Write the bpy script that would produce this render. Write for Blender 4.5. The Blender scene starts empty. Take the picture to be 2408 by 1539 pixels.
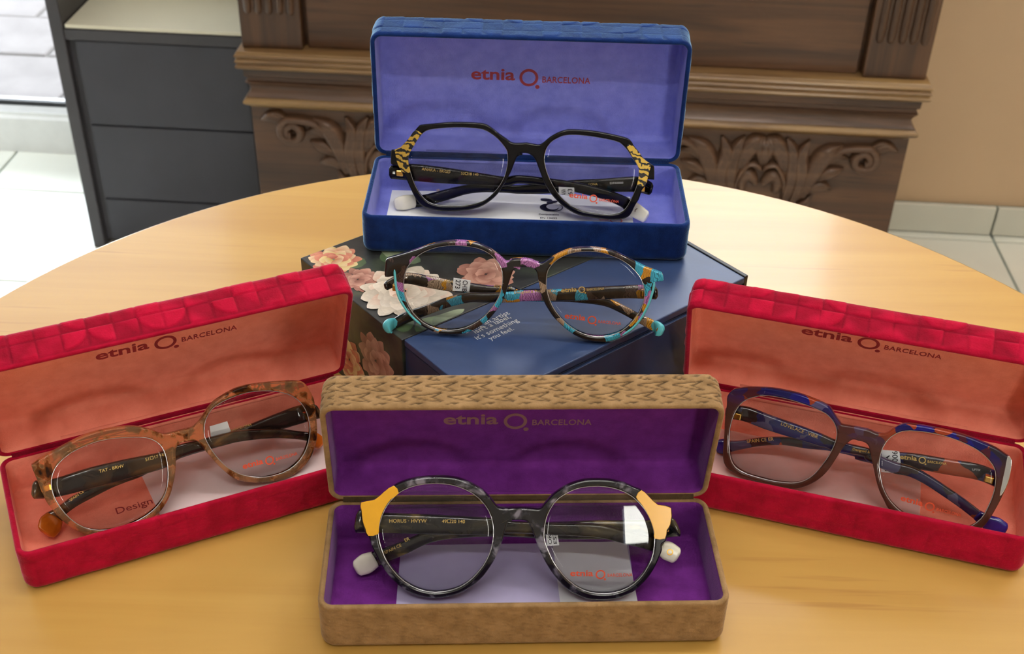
import bpy, bmesh, math, random
import numpy as np
from mathutils import Matrix, Vector

sc = bpy.context.scene
col = sc.collection
R = math.radians

# ------------------------------------------------------------------ camera
FPX = 2886.25
cam_d = bpy.data.cameras.new('camera')
cam = bpy.data.objects.new('camera', cam_d)
col.objects.link(cam)
cam_d.sensor_fit = 'HORIZONTAL'
cam_d.sensor_width = 36.0
cam_d.lens = FPX * 36.0 / 2408.0
cam_d.clip_start = 0.01
cam_d.clip_end = 60
cam.matrix_world = Matrix(((0.999636, -0.026987, 0.0, 0.0),
                           (0.015535, 0.575441, -0.817695, 0.0),
                           (0.022067, 0.817398, 0.575651, 0.39507),
                           (0, 0, 0, 1)))
cam_d.dof.use_dof = True
cam_d.dof.focus_distance = 0.57
cam_d.dof.aperture_fstop = 24.0
sc.camera = cam

# ------------------------------------------------------------------ world / lights / exposure
sc.view_settings.view_transform = 'Standard'
sc.view_settings.look = 'None'
sc.view_settings.gamma = 1.0
sc.view_settings.use_curve_mapping = False
sc.view_settings.exposure = -0.06
sc.cycles.use_denoising = True
sc.cycles.max_bounces = 7
sc.cycles.diffuse_bounces = 4
sc.cycles.glossy_bounces = 3
sc.cycles.use_adaptive_sampling = True
sc.cycles.adaptive_threshold = 0.08
sc.cycles.adaptive_min_samples = 16
sc.cycles.transparent_max_bounces = 24
sc.cycles.caustics_refractive = False
sc.cycles.caustics_reflective = False
sc.cycles.sample_clamp_indirect = 6.0

world = bpy.data.worlds.new('daylight')
sc.world = world
world.use_nodes = True
wb = world.node_tree.nodes['Background']
wb.inputs['Color'].default_value = (0.90, 0.95, 1.0, 1)
wb.inputs['Strength'].default_value = 4.2

ROOM_YAW = R(-3.0)          # the room stands three degrees off the viewing direction
CA, SA = math.cos(ROOM_YAW), math.sin(ROOM_YAW)
def room(x, y, z):
    return Vector((x * CA - y * SA, x * SA + y * CA, z))

def area(name, loc, target, sx, sy, power, color):
    d = bpy.data.lights.new(name, 'AREA')
    d.shape = 'RECTANGLE'; d.size = sx; d.size_y = sy
    d.energy = power; d.color = color
    o = bpy.data.objects.new(name, d)
    col.objects.link(o)
    o.location = loc
    o.rotation_euler = (Vector(target) - Vector(loc)).to_track_quat('-Z', 'Y').to_euler()
    return o
# daylight entering by the window in the back wall, by the glazed door and by the shop window
area('daylight_back_window', room(0.27, 1.93, 1.05), room(0.20, 0.4, 0.0), 0.50, 0.90, 13.0, (0.93, 0.97, 1.0))
area('daylight_glazed_door', room(-1.40, 2.04, -0.15), room(-1.1, 1.0, -0.55), 1.2, 0.9, 26.0, (0.86, 0.94, 1.0))
area('daylight_shop_window', room(1.05, -2.20, 0.60), room(1.05, 0.5, 0.60), 0.40, 0.46, 15.0, (1.0, 0.97, 0.84))

# ------------------------------------------------------------------ measured data (mm, each in its thing's own frame)
GL={"bl":{"o":[0.0078,0.57802,0.06237],"x":-0.05148,"tau":20,"outer":[[-75.4,31.6],[-74.1,31.8],[-71.2,32.9],[-69.3,35.0],[-67.0,37.6],[-65.1,40.3],[-63.2,42.7],[-61.4,44.9],[-59.9,45.8],[-53.7,46.7],[-46.1,47.8],[-38.4,48.3],[-30.7,48.4],[-26.1,48.0],[-23.0,46.6],[-18.2,43.2],[-14.3,40.8],[-11.2,38.9],[-7.3,38.8],[-3.5,39.2],[-2.9,39.1],[0.2,38.8],[3.2,38.5],[5.5,39.7],[8.8,42.7],[12.8,45.3],[16.6,46.8],[19.6,47.3],[28.3,47.4],[36.0,46.7],[43.7,45.5],[48.7,44.5],[51.0,43.5],[52.7,41.8],[53.5,40.4],[55.6,38.2],[58.5,34.5],[61.0,32.3],[62.9,31.3],[64.5,30.4],[65.2,29.1],[65.6,23.4],[65.1,22.8],[62.0,22.6],[61.1,19.3],[59.7,17.3],[59.1,15.3],[58.2,11.8],[56.5,8.6],[54.5,3.8],[52.4,1.7],[49.3,0.5],[42.8,0.0],[35.0,0.6],[28.4,1.4],[23.6,2.9],[18.0,6.1],[14.8,8.7],[11.5,12.0],[9.0,15.4],[6.9,18.8],[5.2,22.6],[3.6,26.3],[2.1,29.7],[0.5,31.9],[-1.5,33.2],[-3.8,33.6],[-6.1,33.3],[-5.1,33.0],[-7.0,32.0],[-8.1,31.1],[-9.2,28.4],[-10.5,24.5],[-12.6,19.7],[-14.8,15.7],[-17.3,11.3],[-20.3,8.0],[-24.5,4.7],[-29.1,2.5],[-34.9,1.0],[-42.7,-0.0],[-49.3,0.0],[-54.8,0.9],[-58.0,1.9],[-60.4,3.9],[-62.4,6.6],[-64.5,10.4],[-66.5,14.6],[-68.1,17.6],[-69.3,19.1],[-70.9,21.4],[-72.1,22.9],[-75.7,23.8],[-76.0,27.3],[-75.8,31.2]],"lens":[[[-66.6,27.8],[-66.1,30.1],[-64.2,34.1],[-62.3,37.2],[-60.1,40.2],[-57.5,42.6],[-54.4,43.7],[-47.9,44.8],[-40.2,45.5],[-32.5,45.6],[-26.8,45.1],[-22.9,43.4],[-18.9,40.7],[-15.3,36.9],[-13.5,34.3],[-12.9,30.5],[-13.1,25.9],[-14.2,20.8],[-16.4,16.0],[-19.3,12.0],[-23.4,7.9],[-28.0,5.5],[-35.0,3.7],[-42.8,3.1],[-49.4,3.0],[-54.1,4.1],[-57.3,6.1],[-60.1,9.1],[-62.6,13.2],[-64.6,18.2],[-65.7,22.0],[-66.5,24.7]],[[6.5,31.1],[6.9,35.0],[7.9,37.7],[10.0,40.5],[13.7,42.9],[17.1,44.2],[22.8,44.7],[30.4,44.3],[38.1,43.4],[44.7,42.2],[47.8,40.4],[50.7,37.5],[53.6,33.5],[56.2,30.2],[57.2,27.9],[57.3,22.6],[56.6,18.7],[55.3,14.7],[53.7,10.7],[52.3,7.9],[50.6,5.5],[47.6,3.8],[42.6,2.9],[36.0,3.2],[29.0,4.0],[23.5,6.0],[19.0,8.9],[15.4,12.2],[12.0,16.7],[9.1,22.0],[7.3,26.9]]],"inlay":[[[-73.8,31.9],[-70.9,33.2],[-68.6,35.6],[-66.7,37.8],[-64.9,40.6],[-63.0,42.7],[-59.5,41.2],[-61.7,37.9],[-63.6,34.3],[-65.6,30.8],[-66.4,28.0],[-66.2,24.6],[-65.2,20.0],[-69.5,20.2],[-71.1,22.4],[-72.7,25.8],[-73.5,30.0]],[[49.9,39.6],[50.9,41.0],[54.7,39.3],[58.4,34.8],[60.8,32.6],[63.2,31.2],[63.0,28.5],[62.2,24.2],[61.0,19.4],[56.8,19.5],[57.2,22.8],[57.0,28.2],[55.6,31.2],[53.5,34.1],[51.4,37.4]]],"tl":[[-76.3,18.9,3.7,-7.5],[-65.7,19.0,4.7,-7.5],[-49.9,18.3,4.5,-7.5],[-30.2,17.3,3.5,-7.5],[-14.5,16.6,2.7,-7.5],[-7.0,18.2,2.3,-7.5],[8.7,17.4,2.3,-7.5],[24.4,15.5,2.7,-7.5],[40.2,12.4,2.9,-7.5],[50.2,9.0,3.1,-7.5],[53.8,6.8,3.7,-7.5],[57.1,4.6,3.9,-7.5],[62.6,2.0,3.3,-3.6]],"tl_n":3,"tr":[[64.3,17.1,3.5,-13.0],[57.2,17.9,4.3,-13.0],[40.0,16.6,3.7,-13.0],[23.6,15.4,3.3,-13.0],[8.8,13.4,3.1,-13.0],[-7.0,11.8,2.4,-13.0],[-14.6,11.8,2.2,-13.0],[-26.5,11.6,2.4,-13.0],[-36.4,10.1,2.6,-13.0],[-46.2,7.0,3.0,-13.0],[-57.6,3.8,3.2,-9.1],[-63.6,3.3,3.5,-6.7],[-68.8,2.7,3.9,-4.0],[-73.1,1.8,3.1,-4.0]],"tr_n":3},"mid":{"o":[0.0067,0.47164,0.05737],"x":-0.0356,"tau":15,"outer":[[-66.5,34.7],[-65.7,35.7],[-64.2,36.3],[-59.9,37.8],[-55.5,39.4],[-51.2,41.1],[-47.2,42.9],[-43.9,44.1],[-39.9,45.1],[-35.0,45.9],[-30.0,46.0],[-25.0,45.5],[-20.7,44.1],[-16.6,41.9],[-13.2,39.3],[-10.8,37.3],[-9.5,37.2],[-8.2,38.2],[-5.6,38.7],[-4.8,38.8],[-1.6,38.9],[1.0,38.5],[3.6,37.5],[6.2,37.2],[8.6,38.8],[11.7,41.0],[15.4,43.1],[19.2,44.7],[23.6,45.5],[28.3,45.7],[33.1,45.4],[37.9,44.4],[42.8,42.6],[46.7,40.8],[50.3,39.0],[53.6,37.5],[56.9,36.3],[59.8,35.3],[61.4,34.7],[62.2,33.4],[62.2,31.1],[58.6,30.5],[58.1,27.8],[57.8,24.4],[56.8,20.3],[55.2,15.8],[53.2,11.6],[50.0,7.3],[46.0,3.6],[42.2,1.3],[38.4,0.1],[34.2,-0.3],[29.3,0.3],[24.3,2.0],[19.9,4.7],[15.9,8.0],[12.5,11.3],[9.7,15.2],[7.6,18.9],[6.1,22.9],[5.2,26.6],[4.5,29.9],[4.0,32.3],[2.8,34.2],[1.1,35.0],[-1.4,35.2],[-4.6,34.8],[-3.7,34.7],[-5.7,34.1],[-7.0,33.2],[-7.6,31.7],[-8.5,28.5],[-9.4,25.0],[-10.3,21.4],[-11.9,17.4],[-14.1,13.4],[-17.0,9.3],[-21.0,5.5],[-25.7,2.4],[-30.7,0.5],[-35.8,-0.0],[-41.0,0.2],[-45.4,1.6],[-49.5,3.7],[-53.6,7.1],[-57.1,11.3],[-59.8,16.1],[-61.3,21.0],[-62.0,24.5],[-62.3,27.3],[-66.7,26.9],[-66.8,31.0]],"lens":[[[-58.1,24.7],[-57.6,28.6],[-56.2,32.5],[-53.2,36.5],[-49.2,39.7],[-43.9,42.2],[-38.2,43.5],[-33.3,43.9],[-27.3,43.7],[-22.3,42.7],[-17.9,40.5],[-14.5,37.2],[-12.5,33.6],[-11.8,29.8],[-11.9,25.6],[-12.8,21.3],[-14.5,17.3],[-16.8,13.6],[-19.7,9.9],[-23.7,6.5],[-28.4,3.7],[-33.8,2.2],[-39.3,1.9],[-44.1,2.9],[-48.9,5.2],[-52.6,8.6],[-55.4,12.4],[-57.3,17.0],[-58.1,21.2]],[[8.3,29.4],[8.6,33.2],[10.0,36.2],[12.5,39.0],[15.8,41.3],[19.9,43.0],[24.3,43.9],[29.4,44.1],[34.5,43.4],[39.7,41.8],[44.3,39.5],[47.9,36.7],[51.1,33.2],[53.1,29.6],[54.1,25.9],[54.3,21.9],[53.4,17.8],[51.8,13.9],[49.1,10.0],[45.8,6.4],[42.1,4.1],[37.6,2.7],[33.1,2.3],[28.5,2.9],[23.8,4.7],[19.4,7.6],[15.7,11.1],[12.6,15.0],[10.5,19.0],[9.0,23.4],[8.4,26.7]]],"wire":[[[-62.3,30.8],[-62.0,26.6],[-61.4,21.7],[-59.9,16.8],[-57.1,12.0],[-53.7,7.8],[-49.6,4.3]],[[58.2,30.8],[57.9,26.8],[56.5,20.3],[54.9,16.0],[52.9,11.8],[49.7,7.5],[45.2,3.8]]],"tl":[[-66.7,20.8,2.1,-13.0],[-59.4,22.2,2.6,-13.0],[-47.7,21.0,2.9,-13.0],[-36.0,19.4,2.7,-13.0],[-20.1,18.4,2.2,-13.0],[-8.1,18.3,2.1,-13.0],[-4.5,16.7,2.6,-13.0],[5.4,16.8,3.0,-13.0],[18.6,16.8,2.5,-13.0],[31.9,16.0,2.3,-13.0],[38.6,14.6,2.0,-13.0],[45.3,11.8,2.0,-13.0],[52.2,8.3,2.0,-13.0],[57.3,5.9,2.3,-13.0],[60.6,4.5,2.5,-11.5],[62.0,4.5,3.3,-8.2],[64.0,3.8,2.8,-7.6]],"tl_n":3,"tr":[[59.6,23.4,3.1,-7.5],[54.1,22.8,3.3,-7.5],[44.4,22.3,3.1,-7.5],[31.5,21.0,3.1,-7.5],[18.5,19.6,2.9,-7.5],[5.5,18.7,2.6,-7.5],[-4.3,17.8,2.5,-7.5],[-6.1,17.3,2.6,-7.5],[-19.7,16.3,2.4,-7.5],[-28.2,15.9,2.4,-7.5],[-38.5,12.8,2.4,-7.5],[-48.7,8.3,2.4,-7.5],[-57.3,4.6,2.7,-7.5],[-62.7,2.4,2.4,-4.2],[-64.5,2.4,3.4,-0.0],[-66.2,1.5,2.7,0.3]],"tr_n":3},"br":{"o":[0.00444,0.35543,0.0058],"x":0.01895,"tau":27,"outer":[[-64.7,40.2],[-59.1,41.4],[-55.3,44.8],[-51.2,47.7],[-49.9,48.6],[-46.4,50.1],[-41.0,51.5],[-35.6,52.1],[-30.2,52.2],[-24.8,51.6],[-19.4,49.6],[-14.7,46.9],[-11.4,43.8],[-8.8,40.5],[-7.0,39.3],[-3.0,39.2],[-2.8,39.3],[2.6,39.4],[6.6,39.2],[9.5,39.2],[11.6,41.5],[14.4,44.9],[18.0,47.7],[22.2,50.0],[27.6,51.6],[33.0,52.0],[38.4,51.7],[43.9,50.5],[48.3,48.7],[51.6,47.3],[54.9,44.4],[58.7,40.9],[64.1,39.7],[64.0,32.5],[62.7,29.5],[62.4,26.1],[60.7,24.6],[60.8,22.0],[59.8,18.9],[58.1,14.7],[55.7,10.5],[52.5,6.7],[49.0,3.6],[44.7,1.5],[39.9,0.3],[35.2,0.0],[30.1,0.5],[25.6,2.2],[21.2,5.1],[17.4,8.9],[14.0,13.4],[11.4,17.9],[9.1,22.8],[7.6,26.9],[6.0,31.0],[4.5,33.6],[2.0,34.3],[-2.7,34.2],[-1.9,34.8],[-3.6,33.5],[-4.7,30.1],[-5.7,25.9],[-7.1,21.8],[-8.8,17.6],[-10.9,13.8],[-13.8,9.6],[-17.4,6.1],[-21.7,3.1],[-26.8,1.1],[-32.2,0.1],[-37.0,0.2],[-42.1,1.4],[-46.5,3.7],[-50.5,6.8],[-53.8,10.6],[-56.3,14.3],[-58.5,18.4],[-60.0,21.8],[-61.2,25.9],[-62.3,26.6],[-63.6,30.4],[-64.3,36.0]],"lens":[[[-57.4,28.6],[-56.5,33.5],[-54.6,38.3],[-51.7,42.5],[-47.8,45.9],[-43.1,48.0],[-38.1,49.1],[-33.1,49.4],[-28.0,49.1],[-23.0,47.7],[-18.3,45.4],[-14.6,42.2],[-11.7,38.2],[-10.2,34.1],[-9.5,29.6],[-9.8,24.7],[-10.8,20.2],[-12.8,15.7],[-15.3,11.9],[-18.8,8.0],[-23.2,4.9],[-27.9,3.2],[-33.3,2.4],[-38.5,3.0],[-43.6,5.0],[-47.9,8.0],[-51.6,12.1],[-54.5,16.6],[-56.3,21.5],[-57.2,25.2]],[[11.3,28.8],[11.8,34.0],[13.5,38.9],[16.3,43.1],[20.2,46.1],[24.8,48.2],[30.2,49.1],[35.6,49.1],[41.1,48.1],[46.2,45.9],[50.3,42.6],[53.7,38.4],[56.0,33.9],[57.4,29.1],[57.6,24.2],[57.0,19.3],[55.5,15.1],[53.1,10.9],[50.0,7.4],[46.0,4.7],[41.3,3.1],[36.6,2.7],[31.4,3.2],[26.6,5.0],[22.2,8.2],[18.4,12.3],[15.1,17.2],[12.8,22.4],[11.6,25.8]]],"inlay":[[[-64.4,40.8],[-58.9,42.0],[-55.1,45.4],[-51.0,48.2],[-48.9,45.1],[-52.3,42.3],[-54.8,38.5],[-56.4,34.4],[-57.1,30.0],[-57.4,27.4],[-61.4,26.6],[-62.6,29.5],[-63.7,32.8],[-64.2,37.3]],[[51.3,47.8],[54.6,44.9],[58.4,41.5],[63.8,40.3],[63.7,33.2],[62.4,30.9],[61.8,27.1],[57.4,27.1],[57.2,29.7],[55.7,34.5],[53.4,39.0],[51.1,42.3],[49.1,44.9]]],"tl":[[-66.4,31.0,5.1,-7.5],[-56.0,29.6,4.4,-7.5],[-34.0,29.2,4.2,-7.5],[-11.9,28.7,3.7,-7.5],[-2.5,28.5,2.6,-7.5],[15.9,28.0,2.6,-7.5],[34.3,27.5,2.9,-7.5],[45.4,25.0,2.8,-7.5],[56.6,22.1,2.8,-7.5],[61.8,20.0,3.0,-7.5],[64.1,19.1,3.9,-7.5],[67.9,17.1,3.5,-7.5]],"tl_n":3,"tr":[[66.9,30.4,4.6,-13.0],[57.1,26.5,4.1,-13.0],[34.8,26.1,4.1,-13.0],[16.2,25.5,3.7,-13.0],[-2.4,25.6,3.0,-13.0],[-11.9,25.5,3.0,-13.0],[-26.8,23.7,2.2,-13.0],[-37.9,21.7,2.6,-13.0],[-47.1,17.3,2.8,-13.0],[-56.4,13.3,3.2,-13.0],[-60.1,11.7,3.4,-13.0],[-63.8,9.7,4.3,-13.0],[-67.4,7.7,3.5,-13.0]],"tr_n":3},"lr":{"o":[-0.14871,0.40359,0.0058],"x":0.53712,"tau":25,"outer":[[-53.4,38.6],[-51.9,39.9],[-47.9,41.4],[-42.0,42.7],[-35.6,44.2],[-29.3,45.2],[-22.5,45.2],[-15.8,44.4],[-10.6,43.2],[-6.1,41.3],[-1.7,38.4],[1.6,35.8],[3.8,34.9],[8.1,34.6],[15.1,34.2],[17.3,34.9],[19.4,36.1],[21.6,38.0],[24.4,40.5],[27.9,42.7],[32.6,44.2],[38.4,45.4],[43.9,45.4],[51.1,44.3],[60.0,42.3],[68.2,39.9],[70.5,38.0],[71.7,35.1],[72.7,31.3],[72.9,28.1],[72.3,22.9],[71.6,17.7],[70.7,13.3],[69.1,9.1],[66.8,5.2],[64.1,2.2],[59.9,-0.7],[54.8,-2.5],[48.9,-2.8],[43.4,-2.0],[38.1,-0.6],[33.0,1.6],[28.2,4.6],[25.4,8.1],[22.5,12.9],[20.1,17.9],[18.3,21.9],[17.0,25.3],[16.0,27.3],[14.1,28.2],[11.4,28.7],[9.0,29.1],[7.0,28.4],[5.7,26.7],[4.4,21.6],[2.9,16.5],[0.8,12.1],[-1.6,7.8],[-4.4,4.5],[-8.5,1.3],[-14.2,-0.5],[-21.1,-1.4],[-27.8,-1.5],[-33.8,-0.7],[-38.7,1.1],[-42.8,4.5],[-46.4,9.2],[-49.0,13.9],[-50.5,17.8],[-51.8,21.5],[-52.4,25.9],[-52.8,30.1],[-53.1,34.3]],"lens":[[[-48.2,28.5],[-46.9,32.1],[-44.8,35.1],[-41.5,37.6],[-36.8,39.7],[-31.3,40.7],[-25.1,41.1],[-18.8,40.3],[-12.6,38.8],[-6.4,36.8],[-3.0,34.7],[-0.6,31.9],[0.6,28.8],[0.9,25.3],[0.6,20.8],[-0.5,16.0],[-1.9,11.8],[-4.3,7.9],[-8.0,4.6],[-12.6,2.3],[-18.1,0.9],[-24.6,0.3],[-31.0,1.2],[-36.3,3.0],[-40.5,5.8],[-43.7,9.7],[-46.2,14.5],[-47.8,19.7],[-48.5,24.0]],[[20.0,31.4],[21.2,34.8],[23.4,37.8],[26.5,40.2],[31.2,41.6],[36.5,42.2],[42.4,42.3],[48.5,41.3],[54.4,39.5],[59.8,36.8],[63.7,33.7],[66.5,29.8],[68.1,25.0],[68.3,20.3],[67.8,15.8],[66.1,11.3],[63.8,7.4],[60.7,4.1],[56.6,1.6],[51.6,0.2],[45.9,0.2],[40.4,1.2],[35.3,3.3],[30.5,6.3],[26.6,10.3],[23.7,14.8],[21.4,20.1],[20.1,24.7],[19.5,28.2]]],"tl":[[-54.7,27.2,4.0,-7.5],[-45.9,24.5,4.2,-7.5],[-30.7,23.9,4.7,-7.5],[-15.4,22.8,4.5,-7.5],[0.4,21.7,3.8,-7.5],[7.4,23.1,3.2,-7.5],[21.7,22.5,2.8,-7.5],[32.7,21.9,2.7,-7.5],[43.5,19.9,2.5,-7.5],[54.2,16.8,2.2,-7.5],[63.0,13.1,2.0,-7.5],[68.3,10.6,2.2,-7.5],[70.8,8.2,3.3,-7.5],[73.0,5.5,3.0,-7.5]],"tl_n":3,"tr":[[74.5,22.1,4.1,-13.0],[68.6,20.8,4.5,-13.0],[56.8,20.7,4.1,-13.0],[43.3,20.4,3.3,-13.0],[30.1,20.5,2.7,-13.0],[15.4,21.2,2.7,-13.0],[1.0,21.4,2.8,-13.0],[-9.4,18.6,2.6,-13.0],[-17.6,18.0,2.4,-13.0],[-23.7,17.5,2.4,-13.0],[-31.9,16.1,2.4,-13.0],[-40.2,14.4,2.4,-13.0],[-46.6,12.0,2.5,-13.0],[-49.7,10.2,3.9,-13.0],[-52.4,8.2,5.1,-11.5],[-55.0,6.4,4.3,-9.4]],"tr_n":3},"rr":{"o":[0.16481,0.41364,0.0058],"x":-0.41334,"tau":22,"outer":[[-74.0,34.9],[-72.2,38.5],[-69.5,39.9],[-66.1,41.4],[-59.9,43.2],[-54.6,44.4],[-49.3,45.0],[-42.1,45.4],[-34.8,44.8],[-30.0,44.0],[-27.2,42.9],[-24.5,40.3],[-21.7,37.8],[-20.1,36.9],[-17.0,37.3],[-9.1,38.0],[-5.2,37.5],[-2.2,37.9],[-0.5,38.9],[1.5,41.4],[3.6,43.8],[5.9,45.2],[9.8,46.1],[17.0,46.9],[24.4,47.3],[31.7,47.3],[39.2,46.4],[44.9,45.4],[49.7,43.6],[51.3,42.9],[52.5,41.3],[53.3,36.7],[53.6,31.9],[53.1,26.8],[52.2,20.8],[50.9,14.6],[49.5,10.3],[47.7,7.2],[44.9,4.2],[40.1,1.2],[33.1,-0.7],[25.6,-1.2],[19.7,-0.2],[14.2,1.8],[10.7,3.6],[7.8,5.6],[5.6,8.3],[3.4,11.0],[1.2,14.5],[-0.8,18.5],[-2.9,22.9],[-4.9,27.3],[-6.1,29.9],[-7.5,31.4],[-9.6,32.0],[-11.5,31.8],[-12.9,31.9],[-14.5,31.3],[-15.8,29.5],[-17.0,27.4],[-18.2,23.6],[-19.4,19.4],[-20.6,15.6],[-22.4,11.5],[-25.1,7.5],[-28.6,4.0],[-32.4,1.4],[-36.8,-0.2],[-42.1,-1.1],[-49.4,-1.5],[-56.2,-1.4],[-61.7,-0.7],[-65.7,0.4],[-68.1,2.4],[-69.6,5.9],[-70.6,11.6],[-71.5,17.2],[-72.8,24.7],[-73.3,30.4]],"lens":[[[-68.2,12.3],[-69.3,17.9],[-69.5,23.4],[-69.0,27.8],[-67.7,32.1],[-65.5,35.4],[-62.3,37.9],[-57.3,40.3],[-51.3,41.3],[-44.9,41.7],[-38.3,41.5],[-32.8,40.9],[-28.3,40.0],[-24.9,37.9],[-22.5,35.2],[-21.3,31.8],[-21.1,28.1],[-21.8,23.6],[-22.9,19.4],[-24.7,14.6],[-26.8,10.1],[-29.6,6.5],[-33.0,4.0],[-37.4,2.4],[-43.4,1.2],[-49.9,0.7],[-56.3,0.6],[-61.0,1.5],[-64.1,3.3],[-66.5,6.9]],[[-0.2,22.9],[-0.8,26.9],[-0.7,32.0],[0.8,36.6],[3.4,40.1],[6.9,42.4],[12.2,43.8],[19.5,44.8],[26.1,44.8],[32.6,44.0],[38.4,42.5],[42.7,40.2],[45.9,37.6],[47.9,34.1],[49.0,28.8],[49.2,23.9],[48.7,18.8],[47.8,13.9],[45.9,10.0],[43.1,6.7],[38.2,3.9],[32.2,2.6],[25.9,2.3],[19.6,3.2],[14.6,4.9],[11.0,6.7],[7.8,9.0],[5.1,12.0],[3.1,15.1],[1.3,19.2]]],"inlay":[[[50.2,43.8],[51.9,42.9],[52.5,41.5],[53.2,37.2],[53.4,32.0],[52.9,27.6],[51.8,25.2],[51.2,30.5],[50.7,37.3]]],"tl":[[-72.8,25.9,3.1,-7.5],[-65.0,26.7,3.7,-7.5],[-53.5,25.8,3.7,-7.5],[-42.3,25.3,3.5,-7.5],[-31.1,24.8,3.1,-7.5],[-20.1,24.0,2.5,-7.5],[-6.8,25.0,2.1,-7.5],[-5.2,23.4,2.4,-7.5],[5.8,21.7,2.7,-7.5],[13.4,22.1,2.5,-7.5],[21.5,20.4,2.3,-7.5],[29.8,17.6,2.3,-7.5],[38.1,14.5,2.3,-7.5],[45.8,11.1,2.3,-7.5],[49.9,9.5,3.1,-7.5],[53.9,8.4,4.2,-7.5],[57.8,7.4,3.8,-7.5]],"tl_n":4,"tr":[[51.0,29.9,3.5,-13.0],[41.6,29.0,3.7,-13.0],[27.0,27.3,3.7,-13.0],[12.1,25.5,3.5,-13.0],[1.1,22.9,3.2,-13.0],[-10.4,21.0,2.4,-13.0],[-11.3,22.0,2.2,-13.0],[-23.8,21.3,2.2,-13.0],[-34.3,19.2,2.2,-13.0],[-45.1,17.4,2.0,-13.0],[-55.6,13.8,2.0,-13.0],[-64.2,9.5,2.2,-13.0],[-69.4,7.1,2.8,-13.0],[-72.2,6.4,3.6,-12.4],[-74.7,5.7,3.2,-12.1]],"tr_n":3}}
CASES={"br":{"x":0.00519,"y":0.39604,"z":0.0,"yaw":0.05131,"ph":1.40831,"W":0.165,"D":0.06174,"Dl":0.06051,"Hb":0.02442,"Hl":0.02005,"logo":[[-0.03289,-0.02914],[0.03098,-0.02968]],"fl":[[-0.0526,-0.0105],[-0.0519,-0.0376],[0.0479,-0.0046],[0.0491,-0.0404],[0.0148,-0.0075],[0.0166,-0.0387]]},"bl":{"x":0.00599,"y":0.61254,"z":0.05617,"yaw":-0.0052,"ph":1.53527,"W":0.16894,"D":0.06868,"Dl":0.07244,"Hb":0.02239,"Hl":0.02421,"logo":[[-0.03236,-0.03628],[0.03342,-0.0376]],"fl":[[-0.0773,-0.0012],[-0.0762,-0.0301],[0.0598,-0.0336],[0.0125,-0.0154],[0.0004,0.0137],[0.0066,-0.0148],[0.0184,-0.016],[0.0074,-0.0284],[0.0181,-0.0287],[0.0471,-0.0334],[0.0079,-0.0325],[0.0173,-0.0324]]},"lr":{"x":-0.15682,"y":0.45115,"z":0.0,"yaw":0.45254,"ph":1.19684,"W":0.16402,"D":0.06668,"Dl":0.07033,"Hb":0.02174,"Hl":0.01848,"logo":[[-0.03175,-0.03642],[0.03232,-0.03642]],"fl":[[-0.0236,-0.0123],[-0.0219,-0.0302],[-0.0194,-0.0429],[0.0447,-0.0163],[0.045,-0.0345],[-0.0388,-0.0353],[-0.0213,-0.0345],[0.0568,-0.0399]]},"rr":{"x":0.16539,"y":0.46665,"z":0.0,"yaw":-0.26773,"ph":1.15452,"W":0.16402,"D":0.06668,"Dl":0.07033,"Hb":0.02174,"Hl":0.0172,"logo":[[-0.02988,-0.03837],[0.03387,-0.03897]],"fl":[[0.0372,-0.0183],[0.0376,-0.0422],[-0.0548,-0.0043]]}}
TEXTS=[["bl","tl","ANAKA - BKGD",[-59.91,20.63,-44.29,19.75],-5.3,0],["bl","tl","53□18 140",[-38.33,19.39,-28.94,19.21],-5.3,0],["bl","tr","SPAIN CE",[-59.43,4.84,-53.12,6.88],-10.8,0],["bl","tr","ER",[-51.77,8.42,-50.01,9.03],-10.8,0],["bl","tr","LONA",[31.21,16.31,35.97,16.56],-10.8,0],["bl","tr","EXPA00000",[42.67,17.57,49.85,18.18],-10.8,1],["mid","tl","CHIBA",[-41.82,22.01,-35.82,21.52],-10.8,0],["mid","tl","48□20 140",[-16.61,20.3,-7.7,19.8],-10.8,0],["mid","tr","Designed & Produced by",[-6.43,19.54,13.22,21.49],-5.3,0],["mid","tr","LOGO",[15.58,21.2,35.65,23.89],-5.3,0],["mid","tr","SSPAT0005",[45.79,24.73,52.71,25.07],-5.3,1],["br","tl","HORUS · HVYW",[-53.38,30.25,-37.7,30.47],-5.3,0],["br","tl","49□20 140",[-31.31,30.48,-21.63,30.43],-5.3,0],["br","tr","SPAIN CE",[-55.46,14.64,-48.45,18.31],-10.8,0],["br","tr","ER",[-46.98,20.13,-44.95,21.04],-10.8,0],["br","tr","etnia Q",[19.78,26.36,30.35,26.01],-10.8,0],["lr","tl","TAT - BRHV",[-27.42,25.34,-16.71,24.52],-5.3,0],["lr","tl","51□17 145",[-7.11,24.04,2.06,23.66],-5.3,0],["lr","tr","BARCELONA",[33.97,23.46,44.14,23.39],-10.8,0],["lr","tr","SPAIN CE",[-41.75,15.44,-35.29,17.68],-10.8,0],["rr","tl","LOVELACE · VIBR",[-47.58,26.71,-29.82,25.25],-5.3,0],["rr","tl","Designed &",[-13.3,24.58,-5.64,25.49],-5.3,0],["rr","tr","LOGO",[7.48,25.34,27.47,28.83],-10.8,0],["rr","tr","SPAIN CE ER",[-61.5,11.7,-49.6,16.74],-10.8,0],["rr","tr","UFT00000",[38.58,29.43,44.32,30.51],-10.8,1]]
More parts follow.
